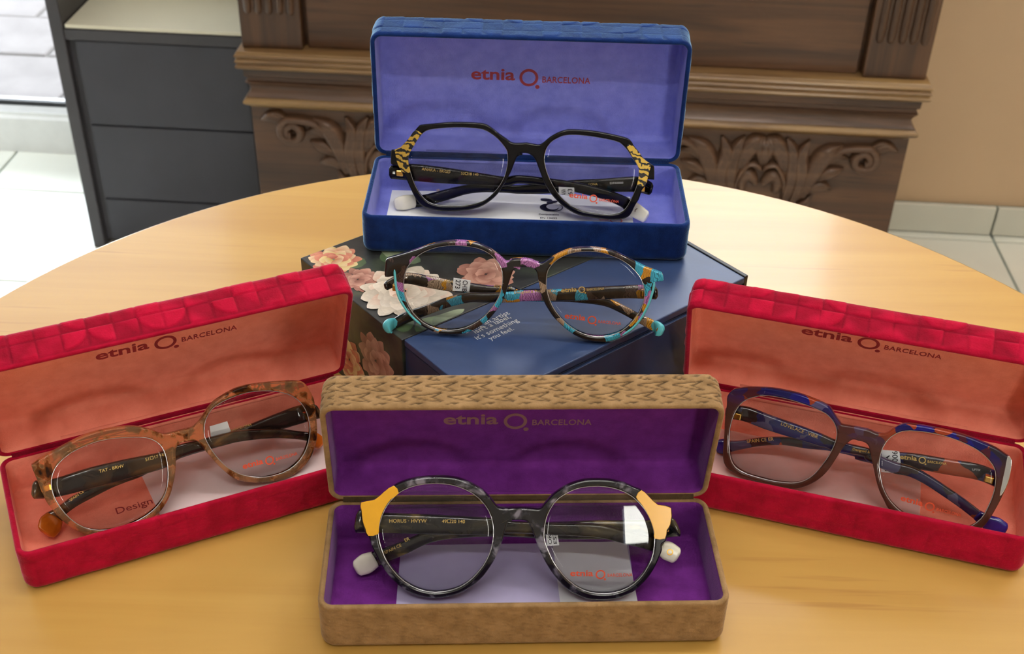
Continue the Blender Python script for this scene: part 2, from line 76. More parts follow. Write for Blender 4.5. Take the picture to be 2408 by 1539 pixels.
TAGS=[["bl","tl",[[14.9,15.53],[23.35,15.46],[23.79,10.51],[15.32,11.36]],-5.1,["ANA","63"],1],["br","tr",[[12.13,28.49],[17.13,28.37],[18.52,19.69],[13.26,19.31]],-10.6,["ORU","ES300"],1],["mid","tl",[[-35.68,24.24],[-27.55,23.31],[-28.01,17.64],[-36.07,17.68]],-10.6,["CHIB","273"],-1],["lr","tr",[[25.13,29.15],[33.45,29.05],[33.91,23.91],[24.28,23.62]],-10.6,[],1],["rr","tr",[[-1.15,27.17],[6.45,28.69],[10.17,18.58],[1.18,16.77]],-10.6,["ELA","ET 006"],1]]
LENSLOGO={"bl":[20.86,11.05,47.75,9.5],"mid":[17.69,10.5,44.33,8.46],"br":[22.81,9.89,49.03,10.25],"lr":[32.79,7.88,59.29,6.19],"rr":[12.62,9.88,39.11,10.72]}
BOX={"o":[-0.01143,0.42185,0.05617],"yaw":0.69744,"U":0.1701,"V":0.1518,"H":0.05617,"pts":{"peony":[19.3,96.1],"pr":[39.5,80.8],"red":[65.5,83.2],"redr":[78.9,75.6],"corner":[9.6,145.9],"leaf":[23.4,125.1],"leaf2":[4.2,61.9],"leaf3":[16.5,63.5],"sm":[15.8,123.3],"bd1":[-1.7,61.2],"bd2":[109.2,60.4],"t1":[26.5,47.1],"t1b":[53.3,47.7],"t2":[29.9,44.9],"t2b":[51.6,44.0],"t3":[27.4,40.3],"t3b":[52.8,39.5],"t4":[32.1,36.3],"t4b":[46.5,35.4],"pb":[14.6,78.5],"pl":[8.0,109.5]}}

# ------------------------------------------------------------------ helpers
MM = 0.001
def tag(o, label=None, cat=None, group=None, kind=None):
    if label: o['label'] = label
    if cat: o['category'] = cat
    if group: o['group'] = group
    if kind: o['kind'] = kind
    return o
def empty(name, loc=(0, 0, 0), rz=0.0):
    o = bpy.data.objects.new(name, None)
    o.empty_display_size = 0.02
    o.location = loc; o.rotation_euler = (0, 0, rz)
    col.objects.link(o)
    return o
def link(name, me, m=None, parent=None, smooth=False, loc=None):
    o = bpy.data.objects.new(name, me)
    if m is not None and not me.materials: me.materials.append(m)
    col.objects.link(o)
    if parent is not None: o.parent = parent
    if loc is not None: o.location = loc
    if smooth and len(me.polygons):
        me.polygons.foreach_set('use_smooth', [True] * len(me.polygons))
    return o
def mesh(verts, faces, recalc=True):
    me = bpy.data.meshes.new('mesh')
    me.from_pydata([tuple(v) for v in verts], [], faces)
    if recalc:
        bm = bmesh.new(); bm.from_mesh(me)
        bmesh.ops.recalc_face_normals(bm, faces=bm.faces)
        bm.to_mesh(me); bm.free()
    me.update()
    return me
def box_mesh(x0, x1, y0, y1, z0, z1, bev=0.0, seg=2):
    bm = bmesh.new()
    bmesh.ops.create_cube(bm, size=1.0)
    for v in bm.verts:
        v.co = Vector(((x0 + x1) / 2 + v.co.x * (x1 - x0), (y0 + y1) / 2 + v.co.y * (y1 - y0), (z0 + z1) / 2 + v.co.z * (z1 - z0)))
    if bev > 0:
        bmesh.ops.bevel(bm, geom=list(bm.edges), offset=bev, segments=seg, profile=0.5, affect='EDGES')
    me = bpy.data.meshes.new('mesh'); bm.to_mesh(me); bm.free()
    return me
def box(name, x0, x1, y0, y1, z0, z1, m, parent=None, bev=0.0, seg=2):
    return link(name, box_mesh(x0, x1, y0, y1, z0, z1, bev, seg), m, parent)
def catmull(pts, n, closed=True):
    P = np.array(pts, float); N = len(P); out = []
    rng = range(N) if closed else range(N - 1)
    for i in rng:
        if closed: a, b, c, d = P[i - 1], P[i], P[(i + 1) % N], P[(i + 2) % N]
        else: a, b, c, d = P[max(i - 1, 0)], P[i], P[i + 1], P[min(i + 2, N - 1)]
        for k in range(n):
            t = k / n
            out.append(0.5 * ((2 * b) + (c - a) * t + (2 * a - 5 * b + 4 * c - d) * t * t + (-a + 3 * b - 3 * c + d) * t ** 3))
    if not closed: out.append(P[-1])
    return np.array(out)
def eval_mesh(curve):
    o = bpy.data.objects.new('tmp', curve)
    col.objects.link(o)
    dg = bpy.context.evaluated_depsgraph_get()
    me = bpy.data.meshes.new_from_object(o.evaluated_get(dg))
    bpy.data.objects.remove(o); bpy.data.curves.remove(curve)
    return me
def plate(loops, half, bevel, z=0.0, offset=True):
    """flat plate bounded by the loops (outer first, then holes), rounded edges"""
    c = bpy.data.curves.new('plate', 'CURVE')
    c.dimensions = '2D'; c.fill_mode = 'BOTH'
    c.extrude = max(half - bevel, 1e-5); c.bevel_depth = bevel; c.bevel_resolution = 2
    c.offset = -bevel if offset else 0
    for lp in loops:
        s = c.splines.new('POLY'); s.points.add(len(lp) - 1)
        for i, q in enumerate(lp): s.points[i].co = (q[0], q[1], 0, 1)
        s.use_cyclic_u = True
    me = eval_mesh(c)
    if z:
        for v in me.vertices: v.co.z += z
    return me
def text_raw(s, bold=0.0, spacing=1.0):
    c = bpy.data.curves.new('txt', 'FONT')
    c.body = s; c.size = 1.0; c.resolution_u = 3; c.offset = bold; c.space_character = spacing
    c.extrude = 0.004
    me = eval_mesh(c)
    n = len(me.vertices); co = np.empty(n * 3); me.vertices.foreach_get('co', co); co = co.reshape(-1, 3)
    return me, co
def set_co(me, co):
    me.vertices.foreach_set('co', np.ascontiguousarray(co, dtype=float).ravel()); me.update()
def fit_text(s, width, bold=0.0, spacing=1.0, thick=0.00008, height=None):
    """text mesh, baseline at y=0, from x=0 to x=width"""
    me, co = text_raw(s, bold, spacing)
    x0, x1 = co[:, 0].min(), co[:, 0].max()
    k = width / max(x1 - x0, 1e-6)
    ky = k if height is None else height / 0.73
    co = np.stack([(co[:, 0] - x0) * k, co[:, 1] * ky, (co[:, 2] / 0.004 * 0.5 + 0.5) * thick], 1)
    set_co(me, co)
    return me
def join_meshes(items):
    """items: list of (mesh, Matrix) -> one mesh"""
    bm = bmesh.new()
    for me, mx in items:
        k = len(bm.verts); bm.from_mesh(me); bm.verts.ensure_lookup_table()
        for v in bm.verts[k:]: v.co = mx @ v.co
    out = bpy.data.meshes.new('mesh'); bm.to_mesh(out); bm.free()
    return out
def ring_mesh(r0, r1, thick, n=48):
    v, f = [], []
    for k in range(n):
        a = 2 * math.pi * k / n; c, s = math.cos(a), math.sin(a)
        v += [(r0 * c, r0 * s, 0), (r1 * c, r1 * s, 0), (r1 * c, r1 * s, thick), (r0 * c, r0 * s, thick)]
    for k in range(n):
        a, b = 4 * k, 4 * ((k + 1) % n)
        for i in range(4):
            j = (i + 1) % 4
            f.append((a + i, b + i, b + j, a + j))
    return mesh(v, f)
def disc_mesh(r, thick, n=24):
    v = [(r * math.cos(2 * math.pi * k / n), r * math.sin(2 * math.pi * k / n), z) for z in (0, thick) for k in range(n)]
    f = [tuple(range(n))[::-1], tuple(range(n, 2 * n))] + [(k, (k + 1) % n, n + (k + 1) % n, n + k) for k in range(n)]
    return mesh(v, f)
def logo_mesh(width, thick=0.00008):
    """the maker's word mark: lower-case word, ring with a dot, small capitals"""
    L = width
    T = Matrix.Translation
    return join_meshes([
        (fit_text('etnia', 0.368 * L, 0.022, 1.0, thick, 0.108 * L), T((0, 0, 0))),
        (ring_mesh(0.056 * L, 0.079 * L, thick), T((0.484 * L, 0.026 * L, 0))),
        (disc_mesh(0.018 * L, thick), T((0.558 * L, -0.056 * L, 0))),
        (fit_text('BARCELONA', 0.402 * L, 0.012, 1.05, thick, 0.058 * L), T((0.598 * L, -0.014 * L, 0)))])
def place2(me, a, b, z, flip=False):
    """move a text mesh (baseline on x) so that it starts at a and runs towards b in the xy plane"""
    ang = math.atan2(b[1] - a[1], b[0] - a[0])
    me.transform(Matrix.Translation((a[0], a[1], z)) @ Matrix.Rotation(ang, 4, 'Z'))
    return me

# ------------------------------------------------------------------ materials
class NT:
    def __init__(s, name):
        s.m = bpy.data.materials.new(name); s.m.use_nodes = True
        s.t = s.m.node_tree; s.n = s.t.nodes; s.b = s.n['Principled BSDF']; s.out = s.n['Material Output']
    def add(s, typ, **kw):
        n = s.n.new(typ)
        for k, v in kw.items(): setattr(n, k, v)
        return n
    def l(s, a, b): s.t.links.new(a, b)
    def coord(s, scale=(1, 1, 1), rot=(0, 0, 0), which='Object'):
        t = s.add('ShaderNodeTexCoord'); m = s.add('ShaderNodeMapping')
        m.inputs['Scale'].default_value = scale; m.inputs['Rotation'].default_value = rot
        s.l(t.outputs[which], m.inputs['Vector'])
        return m.outputs['Vector']
    def noise(s, vec, scale, detail=4, rough=0.5, dist=0.0):
        n = s.add('ShaderNodeTexNoise')
        n.inputs['Scale'].default_value = scale; n.inputs['Detail'].default_value = detail
        n.inputs['Roughness'].default_value = rough; n.inputs['Distortion'].default_value = dist
        s.l(vec, n.inputs['Vector'])
        return n.outputs['Fac']
    def ramp(s, fac, stops, interp='LINEAR'):
        r = s.add('ShaderNodeValToRGB'); e = r.color_ramp
        e.interpolation = interp
        while len(e.elements) < len(stops): e.elements.new(0.5)
        for el, (p, c) in zip(e.elements, stops):
            el.position = p; el.color = (*c, 1) if len(c) == 3 else c
        s.l(fac, r.inputs['Fac'])
        return r.outputs['Color']
    def mix(s, fac, a, b, blend='MIX'):
        n = s.add('ShaderNodeMix', data_type='RGBA', blend_type=blend)
        for sock, v in ((n.inputs[0], fac), (n.inputs[6], a), (n.inputs[7], b)):
            if hasattr(v, 'is_linked') or hasattr(v, 'links'): s.l(v, sock)
            else: sock.default_value = v if not isinstance(v, tuple) else ((*v, 1) if len(v) == 3 else v)
        return n.outputs[2]
    def math(s, op, a, b=0.0):
        n = s.add('ShaderNodeMath', operation=op)
        for sock, v in ((n.inputs[0], a), (n.inputs[1], b)):
            if hasattr(v, 'links'): s.l(v, sock)
            else: sock.default_value = v
        return n.outputs[0]
    def set(s, **kw):
        for k, v in kw.items():
            sock = s.b.inputs[k.replace('_', ' ')]
            if hasattr(v, 'links'): s.l(v, sock)
            elif isinstance(v, tuple) and len(v) == 3: sock.default_value = (*v, 1)
            else: sock.default_value = v
        return s
    def bump(s, h, strength=0.3, dist=0.001):
        n = s.add('ShaderNodeBump'); n.inputs['Strength'].default_value = strength
        n.inputs['Distance'].default_value = dist
        s.l(h, n.inputs['Height']); s.l(n.outputs['Normal'], s.b.inputs['Normal'])
        return s
def lin(r, g, b):
    f = lambda c: (c / 255) / 12.92 if c <= 10 else ((c / 255 + 0.055) / 1.055) ** 2.4
    return (f(r), f(g), f(b))

def plain(name, rgb, rough=0.5, var=0.12, scale=40, bump=0.0, **kw):
    t = NT(name); c = t.coord()
    n = t.noise(c, scale, 4)
    a = tuple(v * (1 - var) for v in rgb); b = tuple(min(v * (1 + var), 1) for v in rgb)
    t.set(Base_Color=t.ramp(n, [(0.3, a), (0.7, b)]), Roughness=rough, **kw)
    if bump: t.bump(t.noise(c, scale * 6, 3), bump, 0.0006)
    return t.m
def velvet(name, dark, light, sheen=0.5, tint=(1, 1, 1), nap=0.0):
    """short pile; where the cloth is pressed the pile lies differently (attribute Nap, 0 pressed .. 1 raised)"""
    t = NT(name); c = t.coord()
    n1 = t.noise(c, 130, 5, 0.6); n2 = t.noise(c, 1400, 2)
    cc = t.ramp(n1, [(0.32, dark), (0.68, light)])
    if nap:
        at = t.add('ShaderNodeAttribute', attribute_name='Nap')
        k = t.ramp(at.outputs['Fac'], [(0.0, (1 - nap,) * 3), (0.5, (1, 1, 1)), (1.0, (1 + nap * 0.6,) * 3)])
        cc = t.mix(1.0, cc, k, 'MULTIPLY')
    t.set(Base_Color=cc, Roughness=0.9, Sheen_Weight=sheen, Sheen_Roughness=0.35, Specular_IOR_Level=0.15)
    t.b.inputs['Sheen Tint'].default_value = (*tint, 1)
    t.bump(n2, 0.35, 0.0006)
    return t.m
def wood(name, dark, mid, light, rough, axis='x', gs=1.0, pores=True, coat=0.0, bump=0.1, streak=(0.2, 0.12, 0.05)):
    t = NT(name)
    s = {'x': (1.2, 22, 22), 'z': (22, 22, 1.2)}[axis]
    c = t.coord(tuple(v * gs for v in s))
    n = t.noise(c, 1.6, 6, 0.6, 0.6)
    cc = t.ramp(n, [(0.28, dark), (0.5, mid), (0.74, light)])
    c2 = t.coord(tuple(v * gs * 5 for v in s))
    p = t.noise(c2, 1.3, 3, 0.6)
    if pores:
        k = t.ramp(p, [(0.64, (0, 0, 0)), (0.74, (1, 1, 1))])
        cc = t.mix(t.math('MULTIPLY', k, 0.45), cc, streak)
    t.set(Base_Color=cc, Roughness=rough, Coat_Weight=coat, Coat_Roughness=0.12)
    t.bump(p, bump, 0.001)
    return t.m

M = {}
M['velvet_blue'] = velvet('velvet_blue', lin(10, 34, 90), lin(18, 50, 114), 1.0, (0.40, 0.70, 1.0), 0.30)
M['lining_blue'] = velvet('lining_blue', lin(122, 128, 214), lin(136, 142, 226), 0.25, (0.9, 0.9, 1.0))
M['velvet_red'] = velvet('velvet_red', lin(150, 4, 38), lin(174, 9, 50), 0.45, (1.0, 0.45, 0.6), 0.40)
M['lining_coral'] = velvet('lining_coral', lin(234, 136, 114), lin(246, 150, 128), 0.15, (1.0, 0.85, 0.8))
M['velvet_brown'] = velvet('velvet_brown', lin(124, 97, 64), lin(154, 123, 86), 0.30, (1.0, 0.85, 0.65), 0.7)
M['lining_purple'] = velvet('lining_purple', lin(102, 36, 120), lin(118, 46, 138), 0.25, (0.9, 0.6, 1.0))
M['logo_brick'] = plain('logo_brick', lin(150, 52, 62), 0.6)
M['logo_wine'] = plain('logo_wine', lin(150, 38, 44), 0.6)
M['logo_tan'] = plain('logo_tan', lin(140, 98, 96), 0.5)
M['logo_orange'] = plain('logo_orange', lin(232, 92, 58), 0.5)
M['gold_print'] = plain('gold_print', lin(236, 200, 118), 0.35, Metallic=0.6)
M['white_print'] = plain('white_print', lin(215, 215, 215), 0.5)
M['black_print'] = plain('black_print', lin(22, 20, 40), 0.5)
M['paper'] = plain('paper', lin(246, 247, 250), 0.6, 0.03)
M['white_acetate'] = plain('white_acetate', lin(240, 236, 218), 0.22, 0.04, 200)
M['turquoise_acetate'] = plain('turquoise_acetate', lin(92, 190, 205), 0.18, 0.05, 200)
M['turquoise_wire'] = plain('turquoise_wire', lin(96, 196, 208), 0.3, 0.04, 200)
M['black_acetate'] = plain('black_acetate', lin(11, 10, 13), 0.07, 0.2, 90, Specular_IOR_Level=0.3)
M['yellow_acetate'] = plain('yellow_acetate', lin(236, 176, 44), 0.2, 0.03, 200)
M['blue_acetate'] = plain('blue_acetate', lin(36, 30, 130), 0.1, 0.2, 200, Coat_Weight=0.4)
M['silver'] = plain('silver', (0.8, 0.82, 0.84), 0.12, 0.03, 200, Metallic=1.0)
M['lens_edge_glint'] = plain('lens_edge_glint', lin(205, 205, 210), 0.15, 0.05, 200, Metallic=0.7)  # pale wire round each lens, a bevel highlight put into colour and shape
M['gold_metal'] = plain('gold_metal', lin(214, 170, 90), 0.2, 0.03, 200, Metallic=1.0)

def striped_gold():
    t = NT('striped_gold'); c = t.coord(rot=(0, 0, R(12)))
    w = t.add('ShaderNodeTexWave', wave_type='BANDS', bands_direction='Y')
    w.inputs['Scale'].default_value = 95; w.inputs['Distortion'].default_value = 9.0
    w.inputs['Detail'].default_value = 2; w.inputs['Detail Scale'].default_value = 2.2
    t.l(c, w.inputs['Vector'])
    k = t.ramp(w.outputs['Fac'], [(0.40, (0, 0, 0)), (0.47, (1, 1, 1))])
    t.set(Base_Color=t.mix(k, (0.006, 0.006, 0.006), lin(214, 178, 78)), Metallic=t.math('MULTIPLY', k, 0.55), Roughness=0.25, Coat_Weight=0.3)
    return t.m
M['striped_gold'] = striped_gold()
def tortoise(name, stops, scale, trans=0.0, rough=0.1, dist=1.2, stretch=(1, 1, 1)):
    t = NT(name); c = t.coord(stretch)
    n = t.noise(c, scale, 3, 0.5, dist)
    t.set(Base_Color=t.ramp(n, stops), Roughness=rough, Coat_Weight=0.35, Coat_Roughness=0.05)
    if trans:
        k = t.ramp(n, [(0.40, (trans,) * 3), (0.52, (trans,) * 3), (0.60, (0.2,) * 3)])
        t.set(Transmission_Weight=k, IOR=1.2)
    return t.m
M['grey_tortoise'] = tortoise('grey_tortoise', [(0.50, lin(20, 20, 24)), (0.58, lin(44, 43, 50)), (0.66, lin(118, 114, 126))], 130, dist=0.4)
M['olive_tortoise'] = tortoise('olive_tortoise', [(0.45, lin(24, 24, 28)), (0.60, lin(70, 62, 44)), (0.70, lin(150, 128, 78))], 90, dist=0.6, stretch=(0.5, 1, 1))
M['dark_havana'] = tortoise('dark_havana', [(0.42, lin(34, 26, 28)), (0.58, lin(70, 50, 34)), (0.70, lin(132, 90, 44))], 90, dist=0.6, stretch=(0.5, 1, 1))
M['amber_havana'] = tortoise('amber_havana', [(0.36, lin(248, 200, 150)), (0.52, lin(240, 178, 122)), (0.58, lin(120, 66, 28)), (0.66, lin(44, 24, 14))], 125, 0.85, 0.06, dist=0.5)
M['amber_tip'] = tortoise('amber_tip', [(0.3, lin(200, 108, 30)), (0.7, lin(150, 70, 16))], 60, 0.0, 0.1)
def patch_acetate(name, palette, scale, stripe=True, grad=None, base=None):
    """acetate block of coloured patches with fine ruled lines"""
    t = NT(name); c = t.coord()
    v = t.add('ShaderNodeTexVoronoi'); v.inputs['Scale'].default_value = scale
    nz = t.add('ShaderNodeTexNoise'); nz.inputs['Scale'].default_value = scale * 1.2
    t.l(c, nz.inputs['Vector'])
    cc = t.mix(0.006, (0, 0, 0), nz.outputs['Color'])
    ad = t.add('ShaderNodeVectorMath', operation='ADD'); t.l(c, ad.inputs[0]); t.l(cc, ad.inputs[1])
    t.l(ad.outputs[0], v.inputs['Vector'])
    sp = t.add('ShaderNodeSeparateColor'); t.l(v.outputs['Color'], sp.inputs[0])
    pal = t.ramp(sp.outputs[0], palette, 'CONSTANT')
    colr = pal
    if stripe:
        w = t.add('ShaderNodeTexWave'); w.inputs['Scale'].default_value = 420; w.inputs['Distortion'].default_value = 3
        t.l(ad.outputs[0], w.inputs['Vector'])
        k = t.ramp(w.outputs['Fac'], [(0.25, (0.25, 0.25, 0.25)), (0.5, (1, 1, 1))])
        colr = t.mix(0.75, pal, k, 'MULTIPLY')
    if grad:
        se = t.add('ShaderNodeSeparateXYZ'); t.l(c, se.inputs[0])
        k = t.ramp(se.outputs[1], [(grad[0], (0, 0, 0)), (grad[1], (1, 1, 1))])
        colr = t.mix(k, base, colr)
        tr = t.ramp(se.outputs[1], [(grad[0], (0.5,) * 3), (grad[1], (0.0,) * 3)])
        t.set(Transmission_Weight=tr, IOR=1.2)
    t.set(Base_Color=colr, Roughness=0.08, Coat_Weight=0.4, Coat_Roughness=0.04)
    return t.m
DKB = lin(32, 26, 27)
M['mosaic_acetate'] = patch_acetate('mosaic_acetate', [(0.0, DKB), (0.36, lin(60, 168, 200)), (0.46, DKB), (0.56, lin(204, 142, 38)), (0.68, lin(176, 112, 172)), (0.76, lin(70, 52, 48)), (0.90, lin(168, 142, 120))], 150)
M['indigo_mosaic'] = patch_acetate('indigo_mosaic', [(0.0, lin(30, 30, 78)), (0.3, lin(44, 40, 46)), (0.46, lin(28, 32, 96)), (0.62, lin(84, 80, 112)), (0.74, lin(150, 66, 40)), (0.84, lin(46, 30, 34))], 120, False)
M['indigo_fade'] = patch_acetate('indigo_fade', [(0.0, lin(24, 22, 86)), (0.3, lin(40, 34, 46)), (0.46, lin(26, 23, 116)), (0.62, lin(80, 76, 116)), (0.74, lin(150, 60, 34)), (0.84, lin(70, 24, 40))], 150, False, (0.030, 0.042), lin(98, 60, 50))

def lens_glass():
    t = NT('lens_glass'); t.n.remove(t.b)
    tr = t.add('ShaderNodeBsdfTransparent'); tr.inputs[0].default_value = (0.965, 0.967, 0.97, 1)
    gl = t.add('ShaderNodeBsdfGlossy'); gl.inputs['Roughness'].default_value = 0.01
    gl.inputs['Color'].default_value = (0.96, 0.98, 1, 1)
    lw = t.add('ShaderNodeFresnel'); lw.inputs['IOR'].default_value = 1.30
    mx = t.add('ShaderNodeMixShader')
    t.l(lw.outputs[0], mx.inputs[0]); t.l(tr.outputs[0], mx.inputs[1]); t.l(gl.outputs[0], mx.inputs[2])
    t.l(mx.outputs[0], t.out.inputs['Surface'])
    return t.m
M['lens_glass'] = lens_glass()
def film(name, tint, amount):
    """thin translucent wrapping: partly see-through, partly white"""
    t = NT(name)
    t.set(Base_Color=tint, Roughness=0.35)
    tr = t.add('ShaderNodeBsdfTransparent'); mx = t.add('ShaderNodeMixShader')
    n = t.noise(t.coord(), 60, 3)
    k = t.ramp(n, [(0.3, (amount - 0.04,) * 3), (0.7, (amount + 0.04,) * 3)])
    t.l(k, mx.inputs[0]); t.l(tr.outputs[0], mx.inputs[1]); t.l(t.b.outputs[0], mx.inputs[2])
    t.l(mx.outputs[0], t.out.inputs['Surface'])
    return t.m
M['film_lilac'] = film('film_lilac', lin(216, 208, 246), 0.62)
M['film_white'] = film('film_white', lin(240, 240, 244), 0.80)
M['film_pink'] = film('film_pink', lin(250, 238, 240), 0.58)
M['film_clear'] = film('film_clear', lin(250, 240, 242), 0.30)

M['table_wood'] = wood('table_wood', lin(180, 136, 64), lin(190, 148, 73), lin(199, 158, 82), 0.42, 'x', 0.8, True, 0.28, 0.03, lin(150, 100, 48))
M['table_edge'] = plain('table_edge', lin(206, 158, 88), 0.3)
M['oak_dark'] = wood('oak_dark', lin(48, 30, 19), lin(80, 53, 34), lin(108, 74, 47), 0.42, 'x', 1.0, True, 0.1, 0.4, lin(36, 24, 18))
M['oak_dark_v'] = wood('oak_dark_v', lin(48, 30, 19), lin(78, 52, 33), lin(104, 71, 45), 0.42, 'z', 1.0, True, 0.1, 0.4, lin(36, 24, 18))
M['oak_carved'] = wood('oak_carved', lin(60, 41, 29), lin(90, 64, 47), lin(116, 86, 63), 0.45, 'x', 2.0, False, 0.1, 0.2)
M['oak_pale'] = wood('oak_pale', lin(80, 56, 36), lin(120, 90, 56), lin(164, 132, 84), 0.38, 'x', 1.2, True, 0.15, 0.4, lin(40, 28, 20))  # paler brown oak for the reeded and bead mouldings
M['charcoal_board'] = plain('charcoal_board', lin(58, 58, 67), 0.5, 0.10, 12, 0.05)
M['charcoal_frame'] = plain('charcoal_frame', lin(66, 64, 69), 0.5, 0.08, 12)
M['cream_board'] = plain('cream_board', lin(238, 234, 212), 0.4, 0.03, 8)
M['wall_beige'] = plain('wall_beige', lin(198, 170, 138), 0.9, 0.03, 5, 0.1)
M['wall_white'] = plain('wall_white', lin(168, 160, 150), 0.9, 0.03, 5, 0.1)
M['ceiling_white'] = plain('ceiling_white', lin(232, 230, 224), 0.9, 0.02, 5)
M['tile_white'] = plain('tile_white', lin(226, 228, 218), 0.22, 0.05, 6)
M['tile_skirting'] = plain('tile_skirting', lin(206, 206, 194), 0.3, 0.05, 6)
M['grout'] = plain('grout', lin(128, 140, 132), 0.9)
M['frame_white'] = plain('frame_white', lin(228, 230, 230), 0.35, 0.03)
M['seal_black'] = plain('seal_black', lin(24, 26, 30), 0.5)
M['paving'] = plain('paving', lin(150, 146, 146), 0.85, 0.15, 9, 0.3)
M['paving_sand'] = plain('paving_sand', lin(118, 114, 112), 0.95)
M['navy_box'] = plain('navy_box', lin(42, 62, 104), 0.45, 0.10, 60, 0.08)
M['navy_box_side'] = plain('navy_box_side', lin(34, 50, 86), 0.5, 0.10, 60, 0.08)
M['window_glass'] = M['lens_glass']
def glow(name, rgb, s):
    t = NT(name); t.set(Base_Color=(0.8, 0.8, 0.8), Emission_Color=rgb, Emission_Strength=s)
    return t.m
M['lamp_tube'] = glow('lamp_tube', (1.0, 0.97, 0.92), 52.0)
# ------------------------------------------------------------------ the room
FZ = -0.72
def in_room(o):
    o.rotation_euler.z = ROOM_YAW
    return o
def struct(name, me, m):
    return tag(in_room(link(name, me, m)), kind='structure')
def boxes(lst):
    return join_meshes([(box_mesh(*b), Matrix.Identity(4)) for b in lst])
TX, TY = 0.306, 0.299
floor = struct('floor', box_mesh(-2.1, 2.1, -2.25, 2.083, FZ - 0.06, FZ - 0.003), M['grout'])
tile_me = box_mesh(-TX / 2 + 0.002, TX / 2 - 0.002, -TY / 2 + 0.002, TY / 2 - 0.002, -0.006, 0.0, 0.0012, 1)
tile_me.materials.append(M['tile_white'])
for i in range(-9, 5):
    for j in range(-14, 2):
        cx, cy = 0.755 + TX * (i + 0.5), 1.931 + TY * (j - 0.5)
        if j == 1: continue
        if -2.1 < cx - TX / 2 and cx + TX / 2 < 2.1 and cy - TY / 2 > -2.25:
            link('tile', tile_me, None, floor, loc=(cx, cy, FZ))
cut_me = box_mesh(-TX / 2 + 0.002, TX / 2 - 0.002, 0.002, 2.080 - 1.931, -0.006, 0.0, 0.0012, 1)
cut_me.materials.append(M['tile_white'])
for i in range(-9, -4):
    link('tile', cut_me, None, floor, loc=(0.755 + TX * (i + 0.5), 1.931, FZ))
cut2 = box_mesh(-TX / 2 + 0.002, TX / 2 - 0.002, 0.002, 1.963 - 1.931, -0.006, 0.0, 0.0012, 1)
cut2.materials.append(M['tile_white'])
for i in range(-4, 5):
    cx = 0.755 + TX * (i + 0.5)
    if cx + TX / 2 < 2.1: link('tile', cut2, None, floor, loc=(cx, 1.931, FZ))

WX0, WX1, WZ0, WZ1 = 0.0, 0.54, 0.58, 1.52
wall_back = struct('wall_back', boxes([(-0.60, 2.1, 1.965, 2.083, FZ, WZ0), (-0.60, WX0, 1.965, 2.083, WZ0, WZ1),
                                      (WX1, 2.1, 1.965, 2.083, WZ0, WZ1), (-0.60, 2.1, 1.965, 2.083, WZ1, 1.85),
                                      (-2.1, -0.60, 1.965, 2.083, 1.45, 1.85)]), M['wall_beige'])
struct('wall_right', box_mesh(2.1, 2.2, -2.25, 2.083, FZ, 1.85), M['wall_beige'])
struct('wall_left', box_mesh(-2.2, -2.1, -2.25, 2.083, FZ, 1.85), M['wall_white'])
SX0, SX1, SZ0, SZ1 = 0.82, 1.28, 0.34, 0.86
wall_front = struct('wall_front', boxes([(-2.1, 2.1, -2.35, -2.25, FZ, SZ0), (-2.1, SX0, -2.35, -2.25, SZ0, SZ1),
                                        (SX1, 2.1, -2.35, -2.25, SZ0, SZ1), (-2.1, 2.1, -2.35, -2.25, SZ1, 1.85)]), M['wall_white'])
struct('ceiling', box_mesh(-2.2, 2.2, -2.35, 2.15, 1.85, 1.95), M['ceiling_white'])

skirt = struct('baseboard_back', box_mesh(-0.60, 2.1, 1.958, 1.965, FZ, FZ + 0.054), M['grout'])
sk_me = box_mesh(-TX / 2 + 0.0018, TX / 2 - 0.0018, -0.009, 0.0, 0.0, 0.055, 0.0015, 2)
sk_me.materials.append(M['tile_skirting'])
for i in range(-4, 4):
    link('skirting_tile', sk_me, None, skirt, loc=(0.752 + TX * (i + 0.5), 1.958, FZ + 0.002))

# windows: glazed door at the left, window above the sideboard, shop window behind the viewer
def window(name, x0, x1, y0, y1, z0, z1, fw, bottom=None):
    o = struct(name, boxes([(x0, x0 + fw, y0, y1, z0, z1), (x1 - fw, x1, y0, y1, z0, z1), (x0 + fw, x1 - fw, y0, y1, z1 - fw, z1),
                            (x0 + fw, x1 - fw, y0, y1, z0, z0 + (bottom or fw))]), M['frame_white'])
    ym = (y0 + y1) / 2
    link('pane', box_mesh(x0 + fw, x1 - fw, ym - 0.004, ym + 0.004, z0 + (bottom or fw), z1 - fw), M['window_glass'], o)
    return o
w1 = window('window_1', -2.1, -0.62, 2.083, 2.150, FZ, 1.45, 0.07, 0.082)
link('bottom_rail', mesh([(x, y, z) for x in (-2.03, -0.69) for y, z in ((2.078, FZ), (2.078, FZ + 0.070), (2.090, FZ + 0.083), (2.105, FZ + 0.088), (2.105, FZ))],
                         [(0, 1, 2, 3, 4), (9, 8, 7, 6, 5)] + [(i, (i + 1) % 5, 5 + (i + 1) % 5, 5 + i) for i in range(5)]), M['frame_white'], w1)
box('glazing_seal', -2.03, -0.69, 2.102, 2.112, FZ + 0.085, FZ + 0.096, M['seal_black'], w1)
window('window_2', WX0, WX1, 1.990, 2.050, WZ0, WZ1, 0.05)
window('window_3', SX0, SX1, -2.32, -2.27, SZ0, SZ1, 0.03)

